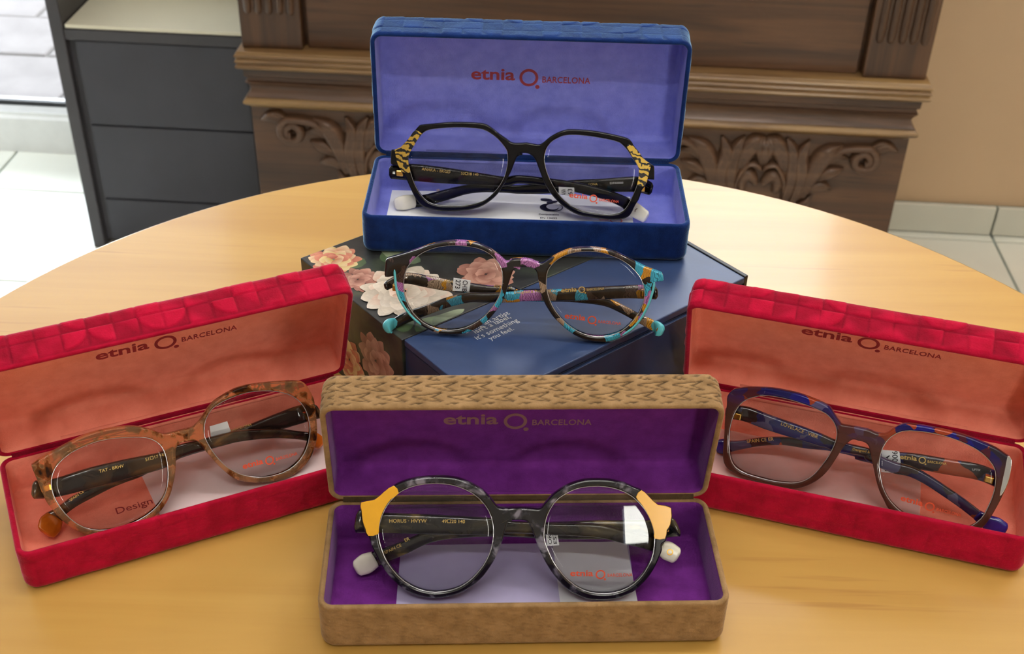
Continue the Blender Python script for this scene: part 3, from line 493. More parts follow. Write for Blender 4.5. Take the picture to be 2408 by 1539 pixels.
pave = struct('pavement', box_mesh(-3.2, -0.2, 2.16, 4.4, FZ - 0.14, FZ - 0.046), M['paving_sand'])
pv_me = box_mesh(-0.113, 0.113, -0.113, 0.113, -0.03, 0.0, 0.006, 2)
pv_me.materials.append(M['paving'])
rnd = random.Random(5)
for i in range(13):
    for j in range(9):
        st = link('paving_stone', pv_me, None, pave, loc=(-3.0 + 0.234 * i + (0.117 if j % 2 else 0), 2.28 + 0.234 * j, FZ - 0.04 + rnd.uniform(-0.003, 0.003)))

# ceiling lamps: long fluorescent battens
def batten(x, y, rz, label):
    t = empty('ceiling_lamp', room(x, y, 1.85), ROOM_YAW + rz)
    tag(t, label, 'lamp', 'fluorescent battens on the ceiling')
    box('housing', -0.62, 0.62, -0.045, 0.045, -0.055, 0.0, M['frame_white'], t, 0.006)
    v, f = [], []
    n = 14
    for k, xx in enumerate((-0.60, 0.60)):
        for i in range(n):
            a = 2 * math.pi * i / n
            v.append((xx, 0.02 * math.cos(a), -0.078 + 0.02 * math.sin(a)))
    f = [(i, (i + 1) % n, n + (i + 1) % n, n + i) for i in range(n)] + [tuple(range(n)), tuple(range(n, 2 * n))[::-1]]
    link('tube', mesh(v, f), M['lamp_tube'], t, True)
batten(0.05, 0.60, 0.0, 'long fluorescent ceiling lamp over the round table')
batten(0.05, -0.55, 0.0, 'long fluorescent ceiling lamp nearer the shop window')
batten(1.25, 1.30, R(90), 'ceiling lamp added to brighten the right hand wall and floor')  # added fill batten, brightens the back wall and floor at the right

# ------------------------------------------------------------------ dark cabinet by the glazed door
YD = 1.75
cab = tag(empty('drawer_cabinet', room(-0.65, YD, FZ), ROOM_YAW), 'charcoal drawer cabinet with cream open shelf beside the glazed door', 'cabinet')
def cx(x): return x + 0.65
def cz(z): return z - FZ
m1, m2 = M['charcoal_board'], M['charcoal_frame']
box('side_panel', cx(-0.812), cx(-0.792), -0.002, 0.20, 0, cz(-0.12), m2, cab, 0.0015)
box('side_panel', cx(-0.512), cx(-0.492), -0.002, 0.20, 0, cz(-0.12), m2, cab, 0.0015)
box('carcass', cx(-0.792), cx(-0.512), 0.012, 0.20, 0.01, cz(-0.35), m2, cab)
box('top_rail', cx(-0.792), cx(-0.512), 0.0, 0.20, cz(-0.346), cz(-0.329), m2, cab, 0.001)
box('shelf_board', cx(-0.790), cx(-0.514), 0.002, 0.20, cz(-0.328), cz(-0.322), M['cream_board'], cab, 0.001)
box('back_panel', cx(-0.790), cx(-0.514), 0.185, 0.198, cz(-0.322), cz(-0.12), M['cream_board'], cab)
for z0, z1 in ((-0.489, -0.348), (-0.624, -0.4915), (-0.705, -0.6265)):
    box('drawer_front', cx(-0.779), cx(-0.514), 0.003, 0.014, cz(z0), cz(z1), m1, cab, 0.0012)
box('plinth', cx(-0.792), cx(-0.512), 0.03, 0.20, 0.0, 0.013, m2, cab)

# ------------------------------------------------------------------ carved sideboard
YC = 1.60
sb = tag(empty('carved_sideboard', room(0.0, YC, FZ), ROOM_YAW), 'dark brown oak sideboard with carved acanthus leaves and fluted pilasters', 'sideboard')
DB = 0.352          # depth behind the front plane
def bz(z): return z - FZ
box('body', -0.468, 0.468, 0.022, DB, 0.0, bz(0.30), M['oak_dark'], sb, 0.002)
frieze = box('frieze_panel', -0.470, 0.470, 0.004, 0.024, 0.012, bz(-0.366), M['oak_dark'], sb, 0.001)
def moulding(name, prof, hw, m):
    """profile (out, z) swept across the front and returned along both sides"""
    v, f = [], []
    k = len(prof)
    for px, py_of in ((-1, DB), (-1, None), (1, None), (1, DB)):
        for o_, z in prof:
            v.append((px * (hw + o_), py_of if py_of is not None else -o_, bz(z)))
    for s in range(3):
        for i in range(k - 1):
            a = s * k + i
            f.append((a, a + 1, a + 1 + k, a + k))
    # top and bottom closing faces
    v += [(-hw, DB, bz(prof[0][1])), (hw, DB, bz(prof[0][1])), (-hw, DB, bz(prof[-1][1])), (hw, DB, bz(prof[-1][1]))]
    f.append((0, k, 2 * k, 3 * k)); f.append((k - 1, 2 * k - 1, 3 * k - 1, 4 * k - 1))
    return link(name, mesh(v, f), m, sb)
H0 = 0.462
def reed(z1, z0, out, n, amp):
    p = []
    for i in range(n):
        a = z1 + (z0 - z1) * i / n; b = z1 + (z0 - z1) * (i + 1) / n
        for t in np.linspace(0.04, 0.96, 7): p.append((out + amp * math.sin(math.pi * t), a + (b - a) * t))
    return p
moulding('reeded_moulding', [(0.0, -0.2815), (0.014, -0.2815), (0.016, -0.283)] + reed(-0.2835, -0.3075, 0.015, 3, 0.0035) + [(0.012, -0.3085), (0.0, -0.3085)], H0, M['oak_pale'])
moulding('plain_band', [(0.0, -0.3085), (0.010, -0.3085), (0.0095, -0.320), (0.006, -0.3225), (0.006, -0.329), (0.0, -0.329)], H0, M['oak_dark'])
moulding('cove_moulding', [(0.0, -0.329)] + [(0.009 - 0.008 * math.sin(math.pi * t * 0.9) + 0.003 * t, -0.329 - 0.023 * t) for t in np.linspace(0, 1, 10)] + [(0.0, -0.352)], H0, M['oak_carved'])
moulding('bead_moulding', [(0.0, -0.352)] + [(0.007 + 0.007 * math.sin(math.pi * t), -0.352 - 0.014 * t) for t in np.linspace(0, 1, 9)] + [(0.004, -0.369), (0.0, -0.369)], H0, M['oak_pale'])
box('centre_panel', -0.380, 0.380, 0.010, 0.024, bz(-0.281), bz(0.28), M['oak_dark'], sb, 0.001)
box('top_board', -0.49, 0.49, -0.02, DB, bz(0.30), bz(0.33), M['oak_dark'], sb, 0.004)
reed_me = None
for s in (-1, 1):
    pil = box('pilaster', min(s * 0.3865, s * 0.472), max(s * 0.3865, s * 0.472), 0.0, 0.024, bz(-0.281), bz(0.28), M['oak_dark_v'], sb, 0.0015)
    for i in range(5):
        xc = s * (0.3865 + 0.0855 / 2) + (i - 2) * 0.0148
        if reed_me is None:
            v, f = [], []; n = 8
            zs = [-0.232, -0.231, -0.228, -0.222, 0.25]
            sc_ = [0.05, 0.5, 0.85, 1.0, 1.0]
            for z, q in zip(zs, sc_):
                for k in range(n + 1):
                    a = math.pi * k / n
                    v.append((0.0058 * q * math.cos(a), 0.0005 - 0.006 * q * math.sin(a), bz(z)))
            for r_ in range(len(zs) - 1):
                for k in range(n):
                    a = r_ * (n + 1) + k
                    f.append((a, a + 1, a + n + 2, a + n + 1))
            reed_me = mesh(v, f); reed_me.materials.append(M['oak_dark_v'])
            reed_me.polygons.foreach_set('use_smooth', [True] * len(reed_me.polygons))
        link('flute', reed_me, None, pil, loc=(xc, 0, 0))
# carved acanthus ornament: tapering lobes standing proud of the frieze
def lobe(path, widths, h, name='leaf', rib=0.35):
    P = catmull(path, 5, False)
    Wd = catmull([(w, 0) for w in widths], 5, False)[:, 0]
    n = 8; v, f = [], []
    for i, p in enumerate(P):
        d = P[min(i + 1, len(P) - 1)] - P[max(i - 1, 0)]
        d /= max(np.linalg.norm(d), 1e-9); q = np.array([-d[1], d[0]])
        w = max(Wd[i], 0.0006)
        hh = h * min(1.0, w / max(widths) + 0.25)
        for k in range(n + 1):
            a = math.pi * k / n; c = math.cos(a)
            o_ = hh * math.sin(a) * (1 - rib * math.exp(-(c / 0.25) ** 2))
            v.append((p[0] + q[0] * w * c, 0.0045 - o_, p[1] + q[1] * w * c))
    for i in range(len(P) - 1):
        for k in range(n):
            a = i * (n + 1) + k
            f.append((a, a + 1, a + n + 2, a + n + 1))
    return name, mesh(v, f)
def zq(x, y): return ((x - 720) * 0.000235, -(y - 993) * 0.000278)
def lob(pts, w, h=0.014, name='leaf', taper=(0.5, 1.0, 0.9, 0.15), rib=0.35):
    k = len(pts)
    ws = [w * 0.000235 * np.interp(i / (k - 1), np.linspace(0, 1, len(taper)), taper) for i in range(k)]
    return lobe([zq(*p) for p in pts], ws, h, name, rib)
motif = [
    lob([(720, 960), (715, 900), (700, 850), (705, 800)], 52, 0.016),
    lob([(860, 1010), (830, 900), (775, 830), (720, 806)], 60, 0.015),
    lob([(885, 1170), (905, 1020), (890, 880), (845, 805)], 48, 0.017),
    lob([(935, 1170), (965, 1010), (945, 900), (985, 812)], 52, 0.018),
    lob([(985, 1130), (1040, 970), (1095, 880), (1185, 828)], 62, 0.017),
    lob([(1005, 1110), (1090, 1065), (1165, 1088)], 42, 0.013),
    lob([(1050, 1030), (1135, 985), (1218, 962)], 42, 0.014),
    lob([(1085, 950), (1150, 890), (1235, 905)], 36, 0.013),
    lob([(1370, 856), (1440, 826), (1515, 852)], 40, 0.012),
    lob([(1345, 842), (1410, 812), (1470, 815)], 26, 0.011),
    lob([(860, 1180), (930, 1230), (1010, 1180), (1060, 1110)], 36, 0.012),
    lob([(722, 985), (752, 958), (810, 960), (862, 1040), (868, 1110)], 20, 0.016, 'brow_scroll', (0.6, 1, 1, 1, 0.5), 0.0),
    lob([(740, 1075), (790, 1020), (835, 1055), (820, 1120)], 46, 0.012, 'rosette_lobe', (0.5, 1, 1, 0.5), 0.0)]
sp = []
for i in range(22):
    a = R(200) - i * R(30); r = 92 * (1 - i / 30.0)
    sp.append((1322 + r * math.cos(a), 905 - r * 0.85 * math.sin(a)))
motif.append(lob([(1120, 905), (1190, 850)] + sp[4:], 30, 0.016, 'scroll', (0.7, 1, 1, 0.9, 0.8), 0.2))
for c in (-0.27, 0.27):
    for s in (-1, 1):
        for nm_, me in motif:
            if not me.materials:
                me.materials.append(M['oak_carved']); me.polygons.foreach_set('use_smooth', [True] * len(me.polygons))
            o = link(nm_, me, None, frieze, loc=(c, 0.0, bz(-0.431)))
            o.scale.x = s

# ------------------------------------------------------------------ round table
TC, TR_ = (0.0151, 0.4019), 0.3578
tb = tag(empty('round_table', (TC[0], TC[1], FZ)), 'round light wooden table carrying all the eyewear cases', 'table')
def lathe(prof, n):
    v, f = [], []
    for r, z in prof:
        for k in range(n):
            a = 2 * math.pi * k / n
            v.append((r * math.cos(a), r * math.sin(a), z))
    for i in range(len(prof) - 1):
        for k in range(n):
            a, b = i * n + k, i * n + (k + 1) % n
            f.append((a, b, b + n, a + n))
    f.append(tuple(range(n))); f.append(tuple(range((len(prof) - 1) * n, len(prof) * n))[::-1])
    return mesh(v, f)
zt = -FZ
top = link('tabletop', lathe([(TR_ - 0.012, zt - 0.025), (TR_ - 0.003, zt - 0.022), (TR_, zt - 0.014), (TR_, zt - 0.006), (TR_ - 0.0015, zt - 0.0018), (TR_ - 0.005, zt)], 160), M['table_wood'], tb)
link('pedestal', lathe([(0.035, 0.03), (0.03, 0.2), (0.03, zt - 0.06), (0.06, zt - 0.03), (0.10, zt - 0.0255)], 40), M['charcoal_frame'], tb, True)
link('base_plate', lathe([(0.22, 0.0), (0.22, 0.012), (0.20, 0.02), (0.05, 0.034)], 60), M['charcoal_frame'], tb, True)

# ------------------------------------------------------------------ gift box with floral sleeve
BU, BV, BH = BOX['U'], BOX['V'], BOX['H']
gb = tag(empty('gift_box', (BOX['o'][0], BOX['o'][1], 0.0), BOX['yaw']), 'navy gift box with peony print sleeve under the blue case', 'box')
VB = BOX['pts']['bd1'][1] * MM          # where the navy part ends and the printed sleeve begins
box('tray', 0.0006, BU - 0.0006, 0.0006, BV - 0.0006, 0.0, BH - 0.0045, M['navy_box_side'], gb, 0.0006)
box('lid_board', 0.0, BU, 0.0, VB, BH - 0.0038, BH, M['navy_box'], gb, 0.0006)
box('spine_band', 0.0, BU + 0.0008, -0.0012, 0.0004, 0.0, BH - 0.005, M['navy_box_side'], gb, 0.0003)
box('end_lip', BU - 0.0004, BU + 0.0022, 0.0, BV, 0.0, BH + 0.0006, M['seal_black'], gb, 0.0004)
def print_ground():
    t = NT('dark_print_ground'); c = t.coord()
    n = t.noise(c, 38, 5, 0.6, 0.8)
    t.set(Base_Color=t.ramp(n, [(0.35, lin(24, 24, 26)), (0.52, lin(44, 46, 46)), (0.66, lin(58, 66, 52)), (0.8, lin(92, 74, 58))]), Roughness=0.4)
    return t.m
sleeve = box('floral_sleeve', -0.0012, BU, VB, BV + 0.0010, 0.0, BH + 0.0002, print_ground(), gb, 0.0005)
def petal_mat():
    t = NT('petal_print'); a = t.add('ShaderNodeVertexColor', layer_name='Col')
    n = t.noise(t.coord((1, 1, 1)), 420, 4, 0.6)
    t.set(Base_Color=t.mix(0.25, a.outputs['Color'], t.ramp(n, [(0.3, (0.35, 0.3, 0.28)), (0.7, (1, 1, 1))]), 'MULTIPLY'), Roughness=0.4)
    return t.m
PM = petal_mat()
def print_mesh(petals, plane):
    """petals: (cx, cy, angle, length, width, inner rgb, outer rgb) in mm; thin printed shapes stacked by microns"""
    v, f, cols = [], [], []
    for k, (cx_, cy_, an, ln, wd, c0, c1) in enumerate(petals):
        b = len(v); n = 14; ca, sa = math.cos(an), math.sin(an)
        hgt = 0.00003 + 0.0000025 * k
        pts = [(0.0, 0.0)]
        for i in range(n):
            t = i / (n - 1)
            w = math.sin(math.pi * t ** 0.75) ** 0.7 if 0 < t < 1 else 0
            pts.append((t * ln, w * wd / 2 * (1 + 0.08 * math.sin(9 * t + k))))
        for i in range(n - 2, 0, -1):
            t = i / (n - 1)
            w = math.sin(math.pi * t ** 0.75) ** 0.7
            pts.append((t * ln, -w * wd / 2 * (1 + 0.08 * math.sin(7 * t + 2 * k))))
        for (p, q) in pts:
            x, y = cx_ + ca * p - sa * q, cy_ + sa * p + ca * q
            t = min(max(p / ln, 0), 1)
            v.append(plane(x, y, hgt)); cols.append(tuple(c0[i] + (c1[i] - c0[i]) * t for i in range(3)) + (1,))
        f.append(tuple(range(b, len(v))))
    me = mesh(v, f, False)
    ca_ = me.color_attributes.new('Col', 'FLOAT_COLOR', 'POINT')
    for i, c in enumerate(cols): ca_.data[i].color = c
    me.materials.append(PM)
    return me
rp = random.Random(3)
def peony(cx_, cy_, rad, pal, dens=1.0):
    out = []
    for ring, (r, n, l) in enumerate(((0.62, 13, 0.50), (0.46, 12, 0.50), (0.30, 10, 0.46), (0.16, 8, 0.40), (0.05, 6, 0.30))):
        for i in range(int(n * dens)):
            a = 2 * math.pi * (i + 0.5 * (ring % 2)) / int(n * dens) + rp.uniform(-0.15, 0.15)
            c0, c1 = rp.choice(pal)
            k = rp.uniform(0.85, 1.08)
            out.append((cx_ + math.cos(a) * r * rad * 0.75, cy_ + math.sin(a) * r * rad * 0.75, a + rp.uniform(-0.4, 0.4), l * rad * rp.uniform(0.85, 1.15), 0.44 * rad * rp.uniform(0.85, 1.2), tuple(min(1, q * k) for q in c0), tuple(min(1, q * k) for q in c1)))
    return out
WHT = [(lin(196, 180, 158), lin(238, 228, 214)), (lin(176, 160, 140), lin(228, 218, 202)), (lin(204, 150, 122), lin(236, 220, 204))]
PNK = [(lin(150, 96, 84), lin(206, 160, 142)), (lin(128, 76, 66), lin(186, 132, 116))]
COR = [(lin(196, 110, 70), lin(236, 210, 170)), (lin(176, 70, 60), lin(226, 150, 120)), (lin(214, 170, 80), lin(240, 220, 170))]
GRN = [(lin(70, 92, 60), lin(128, 148, 112)), (lin(86, 104, 80), lin(168, 182, 150))]
BP = BOX['pts']
pet = []
for (x, y, a, l, w) in ((BP['leaf'][0], BP['leaf'][1] + 3, 2.4, 22, 12), (BP['leaf'][0] + 8, BP['leaf'][1] - 4, 0.6, 26, 14), (46, 112, 2.0, 24, 11), (60, 120, 0.2, 24, 12), (8.0, 62.5, 0.15, 20, 11), (3, 66, 0.9, 16, 9), (18, 63, 0.05, 20, 8), (90, 96, 1.2, 24, 12), (110, 84, -0.4, 28, 12), (124, 120, 0.7, 26, 12)):
    pet.append((x, y, a, l, w, *rp.choice(GRN)))
pet += peony(BP['corner'][0] + 2, BP['corner'][1] - 5, 15, COR, 0.8)
pet += peony(BP['pl'][0] + 3, BP['pl'][1] + 8, 12, PNK, 0.7)
pet += peony(BP['red'][0], BP['red'][1] - 1, 17, PNK, 0.9)
pet += peony(112, 112, 20, COR, 0.9)
pet += peony(148, 80, 16, PNK, 0.9)
pet += peony(BP['peony'][0] + 4, BP['peony'][1] - 2, 24, WHT, 1.15)
x1, y0, y1 = BU * 1000 - 1, VB * 1000 + 0.6, BV * 1000 + 0.5
def clip(x, y): return min(max(x, -0.9), x1), min(max(y, y0), y1)
def plane_top(x, y, h):
    x, y = clip(x, y)
    return (x * MM, y * MM, BH + 0.0002 + h)
link('peony_print', print_mesh(pet, plane_top), None, sleeve)
pet2 = []
for i in range(3): pet2 += peony((85, 110, 132)[i], (-26, -40, -20)[i], (17, 15, 13)[i], (PNK, COR, WHT)[i], 0.8)
def plane_side(x, y, h):
    return (-0.0012 - h, min(max(x, y0), y1) * MM, BH + min(max(y, -BH * 1000 + 1), -0.5) * MM)
link('peony_print', print_mesh([(a, b, c, d, e, f_, g) for a, b, c, d, e, f_, g in pet2], plane_side), None, sleeve)
# printed motto, running along the box
lines = (('Being an artist', 't1', 't1b'), ("isn't a label,", 't2', 't2b'), ("it's something", 't3', 't3b'), ('you feel.', 't4', 't4b'))
mt = []
for s, a, b in lines:
    pa, pb = BP[a], BP[b]
    me = fit_text(s, (pb[0] - pa[0]) * MM, 0.0, 1.0, 0.00006)
    mt.append((me, Matrix.Translation((pa[0] * MM, (pa[1] + pb[1]) / 2 * MM, BH + 0.00002))))
link('motto', join_meshes(mt), M['white_print'], gb)

# ------------------------------------------------------------------ velvet cases
def rrect(hw, hd, r, step):
    """perimeter samples of a rounded rectangle: anchor, outward normal, arc length"""
    A, Nn, S = [], [], []
    s = 0.0
    segs = [((-hw + r, -hd + r), (hw - r, -hd + r), (0, -1)), ((hw - r, -hd + r), (hw - r, hd - r), (1, 0)),
            ((hw - r, hd - r), (-hw + r, hd - r), (0, 1)), ((-hw + r, hd - r), (-hw + r, -hd + r), (-1, 0))]
    for i, (p, q, n) in enumerate(segs):
        L = math.hypot(q[0] - p[0], q[1] - p[1]); k = max(int(L / step), 1)
        for t in range(k):
            A.append((p[0] + (q[0] - p[0]) * t / k, p[1] + (q[1] - p[1]) * t / k)); Nn.append(n); S.append(s + L * t / k)
        s += L
        a0 = math.atan2(n[1], n[0]); k = max(int(r * math.pi / 2 / step), 3)
        for t in range(k):
            a = a0 + math.pi / 2 * t / k
            A.append(q); Nn.append((math.cos(a), math.sin(a))); S.append(s + r * math.pi / 2 * t / k)
        s += r * math.pi / 2
    return np.array(A), np.array(Nn), np.array(S)
def shell(hw, hd, r, prof, step, emboss=None, flip=False, H=0.0):
    """prof: list of (inset, z) from the rim to the floor; the floor closes towards the middle"""
    A, Nn, S = rrect(hw, hd, r, step)
    n = len(A); V = []; nap = []
    for ins, z in prof:
        q = np.zeros((n, 3))
        q[:, :2] = A + Nn * (r - ins); q[:, 2] = z
        if emboss is not None:
            dh, npv = emboss(S, np.full(n, z), ins)
            q[:, :2] += Nn * dh[:, None]; nap.append(npv)
        V.append(q)
    zf = prof[-1][1]
    for t in (0.7, 0.35):
        q = V[len(prof) - 1].copy(); q[:, :2] *= t; V.append(q)
    V = np.concatenate(V + [np.array([[0, 0, zf]])])
    m_ = len(prof) + 2
    F = []
    for i in range(m_ - 1):
        for k in range(n):
            k2 = (k + 1) % n
            F.append((i * n + k, i * n + k2, (i + 1) * n + k2, (i + 1) * n + k))
    c = m_ * n
    for k in range(n): F.append(((m_ - 1) * n + k, (m_ - 1) * n + (k + 1) % n, c))
    if flip: V[:, 2] = H - V[:, 2]
    V[:, 1] -= hd               # back edge on y = 0
    me = mesh(V, F)
    if nap:
        at = me.attributes.new('Nap', 'FLOAT', 'POINT')
        nv = np.full(len(V), 0.5); nv[:n * len(prof)] = np.concatenate(nap)
        at.data.foreach_set('value', nv)
    return me
def smooth01(x): x = np.clip(x, 0, 1); return x * x * (3 - 2 * x)
def emboss_facets(amp, H, cell, seed, nk=1.0):
    """pressed grid of squares, triangles and quarter rounds; returns (height, nap)"""
    def fn(S, Z, ins):
        u = S / cell; v = (Z - ins * 0.6) / (cell * 0.86) + 0.12
        i, j = np.floor(u).astype(int), np.floor(v).astype(int)
        fx, fy = u - i, v - j
        kind = ((i * 73856093) ^ (j * 19349663) ^ (seed * 83492791)) % 997 % 7
        out = np.zeros_like(S)
        out = np.where(kind == 0, np.clip(fx + fy - 1, 0, 1) + 0.1, out)
        out = np.where(kind == 1, np.clip(fx - fy, 0, 1), out)
        out = np.where(kind == 2, smooth01((1 - np.hypot(fx, fy)) * 9) * 0.8, out)
        out = np.where(kind == 3, 0.8 + 0 * fx, out)
        out = np.where(kind == 4, smooth01((1 - np.hypot(1 - fx, fy)) * 9) * 0.75, out)
        out = np.where(kind == 5, np.clip(fy - fx, 0, 1) * 0.9, out)
        out = np.where(kind == 6, 0.25 + 0 * fx, out)
        edge = np.minimum(np.minimum(fx, 1 - fx), np.minimum(fy, 1 - fy)) * cell
        seam = np.exp(-(edge / 0.0005) ** 2)
        fade = smooth01((H - Z - 0.0008) / 0.0014) * smooth01((0.0034 - ins) / 0.0030)
        nap = 0.5 + nk * (out - 0.38 - 0.45 * seam) * fade
        h = (out * 0.8 - 0.5 * seam) * smooth01(edge / 0.0005 + 0.35)
        return h * amp * fade, np.clip(nap, 0, 1)
    return fn
def emboss_chevrons(amp, H, cu, cv, nk=1.0):
    """rows of pressed arrow marks, every other row shifted by half; returns (height, nap)"""
    def fn(S, Z, ins):
        zz = Z - ins * 0.8
        j = np.floor(zz / cv); b = zz / cv - j - 0.5
        u = S / cu + 0.5 * (j % 2) + 0.07 * np.sin(j * 2.1); a = u - np.floor(u)
        b = b + 0.05 * np.sin(a * 5 + j)
        d1 = 0.52 * (a - 0.04) - np.abs(b)              # inside the arrow when > 0
        d2 = 0.62 + 0.75 * np.abs(b) - a                # in front of its notch when > 0
        inside = smooth01(d1 / 0.07) * smooth01(d2 / 0.10)
        line = np.exp(-(d1 / 0.06) ** 2) * (a < 0.92) * (a > 0.06) + 0.9 * np.exp(-(d2 / 0.06) ** 2) * (np.abs(b) < 0.42)
        line = np.clip(line, 0, 1) * np.where(b < 0, 1.0, 0.75)
        fade = smooth01((H - Z - 0.0008) / 0.0014) * smooth01((0.0042 - ins) / 0.0025)
        return amp * (0.35 * inside - 0.8 * line) * fade, np.clip(0.55 + nk * (0.25 * inside - 0.6 * line) * fade, 0, 1)
    return fn
def profile_outer(H, e, w, step):
    p = [(w * 1.0, H - 0.0006), (w * 0.85, H - 0.0001), (w * 0.5, H + 0.0003), (w * 0.18, H), (0.0, H - 0.0007)]
    z = H - 0.0016
    while z > e: p.append((0.0, z)); z -= step
    for a in np.linspace(0, math.pi / 2, 7): p.append((e - e * math.cos(a), e - e * math.sin(a)))
    return p
def profile_inner(H, w, t, e):
    p = [(w * 0.72, H - 0.0001), (w, H - 0.0009)] + [(w, z) for z in np.linspace(H - 0.003, t + e, 5)]
    for a in np.linspace(0, math.pi / 2, 6)[1:]: p.append((w + e - e * math.cos(a), t + e - e * math.sin(a)))
    return p
WALL, FLOOR_T = 0.0024, 0.0022
def make_case(key, label, vel, lin_, logo_m, emb_lid, emb_base):
    c = CASES[key]
    t = tag(empty('eyewear_case', (c['x'], c['y'], c['z']), c['yaw']), label, 'eyewear case', 'open velvet eyewear cases')
    hw, D, Dl, Hb, Hl, ph = c['W'] / 2, c['D'], c['Dl'], c['Hb'], c['Hl'], c['ph']
    r = 0.0062
    base = link('base', shell(hw, D / 2, r, profile_outer(Hb, 0.0042, WALL, 0.0009), 0.0009, emb_base(Hb)), M[vel], t, True)
    link('lining', shell(hw, D / 2, r, profile_inner(Hb, WALL, FLOOR_T, 0.0025), 0.004), M[lin_], base, True)
    lid = link('lid', shell(hw, Dl / 2, r, profile_outer(Hl, 0.0046, WALL, 0.0006), 0.0006, emb_lid(Hl), True, Hl), M[vel], t, True)
    lid.location = (0, 0, Hb); lid.rotation_euler = (-ph, 0, 0)
    link('lining', shell(hw, Dl / 2, r, profile_inner(Hl, WALL, FLOOR_T, 0.0035), 0.004, None, True, Hl), M[lin_], lid, True)
    a, b = c['logo']
    # lettering on the lid floor: read from inside the lid (x to the right, up towards the rim)
    lg = logo_mesh(b[0] - a[0])
    lg.transform(Matrix.Translation((a[0], (a[1] + b[1]) / 2, Hl - FLOOR_T - 0.00002)) @ Matrix(((1, 0, 0, 0), (0, -1, 0, 0), (0, 0, -1, 0), (0, 0, 0, 1))))
    link('logo', lg, M[logo_m], lid)
    # cloth strip bridging the hinge
    w = WALL + 0.0001
    ca, sa = math.cos(-ph), math.sin(-ph)
    rot = lambda y, z: (y * ca - z * sa, Hb + y * sa + z * ca)
    path = [(-w, Hb - 0.0026), (-w, Hb - 0.0012)] + [rot(-w, 0.0012), rot(-w, 0.0024)]
    pp = catmull(path, 4, False)
    xs = np.linspace(-(hw - 0.028), hw - 0.028, 2)
    v = [(x, y, z) for x in xs for y, z in pp] + [(x, y + 0.0004, z - 0.0002) for x in xs for y, z in pp]
    k = len(pp); f = []
    for q in (0, 2 * k):
        for i in range(k - 1): f.append((q + i, q + i + 1, q + k + i + 1, q + k + i))
    f += [(i, i + 1, 2 * k + i + 1, 2 * k + i) for i in range(k - 1)] + [(k + i, k + i + 1, 3 * k + i + 1, 3 * k + i) for i in range(k - 1)]
    f += [(0, k, 3 * k, 2 * k), (k - 1, 2 * k - 1, 4 * k - 1, 3 * k - 1)]
    link('hinge_strip', mesh(v, f), M[lin_], t, True)
    # velvet hinge roll behind the rims
    n = 10
    v = [(x, 0.0002 + 0.0018 * math.cos(2 * math.pi * i / n), Hb + 0.0004 + 0.0018 * math.sin(2 * math.pi * i / n)) for x in (-hw + 0.006, hw - 0.006) for i in range(n)]
    link('hinge_roll', mesh(v, [(i, (i + 1) % n, n + (i + 1) % n, n + i) for i in range(n)] + [tuple(range(n)), tuple(range(n, 2 * n))[::-1]]), M[vel], t, True)
    return t
fac = lambda amp, seed, nk=0.85: (lambda H: emboss_facets(amp, H, 0.0105, seed, nk))
che = lambda amp, nk=1.0: (lambda H: emboss_chevrons(amp, H, 0.0145, 0.0058, nk))
case_bl = make_case('bl', 'open blue velvet eyewear case lined in lavender on the gift box', 'velvet_blue', 'lining_blue', 'logo_brick', fac(0.00060, 4), fac(0.00028, 5, 0.3))
case_br = make_case('br', 'open tan brown velvet eyewear case lined in purple, nearest the viewer', 'velvet_brown', 'lining_purple', 'logo_tan', che(0.00080, 1.15), che(0.00022, 0.3))
case_lr = make_case('lr', 'open red velvet eyewear case holding the amber havana glasses', 'velvet_red', 'lining_coral', 'logo_wine', fac(0.00095, 1), fac(0.00028, 2, 0.22))
case_rr = make_case('rr', 'open red velvet eyewear case holding the indigo and brown glasses', 'velvet_red', 'lining_coral', 'logo_wine', fac(0.00095, 8), fac(0.00028, 9, 0.22))

# ------------------------------------------------------------------ wrappings lying in the cases
def case_point(key, x, y, z):
    c = CASES[key]; ca, sa = math.cos(c['yaw']), math.sin(c['yaw'])
    return (c['x'] + ca * x - sa * y, c['y'] + sa * x + ca * y, c['z'] + z)
def sheet(key, name, label, cat, x0, x1, y0, y1, m, z0=0.0024, amp=0.00025, seed=0, skew=0.0, group=None):
    nx, ny = 40, 16; v, f = [], []
    rr = random.Random(seed); ph_ = [rr.uniform(0, 6) for _ in range(4)]
    for s in (0, 1):
        for i in range(nx + 1):
            for j in range(ny + 1):
                a, b = i / nx, j / ny
                x = x0 + (x1 - x0) * a + skew * (b - 0.5); y = y0 + (y1 - y0) * b
                z = amp * (1 + math.sin(9 * a + 3 * b + ph_[0]) * 0.5 + math.sin(5 * b - 7 * a + ph_[1]) * 0.5) + (0.00018 if s else 0)
                v.append((x - (x0 + x1) / 2, y - (y0 + y1) / 2, z))
    st = (nx + 1) * (ny + 1)
    for s in (0, 1):
        for i in range(nx):
            for j in range(ny):
                a = s * st + i * (ny + 1) + j
                f.append((a, a + ny + 1, a + ny + 2, a + 1))
    o = link(name, mesh(v, f), m, None, True)
    o.location = case_point(key, (x0 + x1) / 2, (y0 + y1) / 2, z0); o.rotation_euler.z = CASES[key]['yaw']
    return tag(o, label, cat, group)
GW = 'wrappings lying in the eyewear cases'
bag = sheet('bl', 'cloth_bag', 'white compostable cloth bag lying in the blue case', 'bag', -0.0755, 0.0585, -0.0600, -0.0045, M['paper'], seed=1, group=GW)
sheet('br', 'cloth_bag', 'translucent lilac wrapping lying in the purple lined case', 'bag', -0.0525, 0.0485, -0.0560, -0.0060, M['film_lilac'], seed=2, group=GW, skew=0.001)
sheet('br', 'paper_strip', 'narrow white strip lying on the lilac wrapping', 'paper', 0.0158, 0.0486, -0.0562, -0.0058, M['film_white'], z0=0.0031, seed=3, skew=-0.0015)
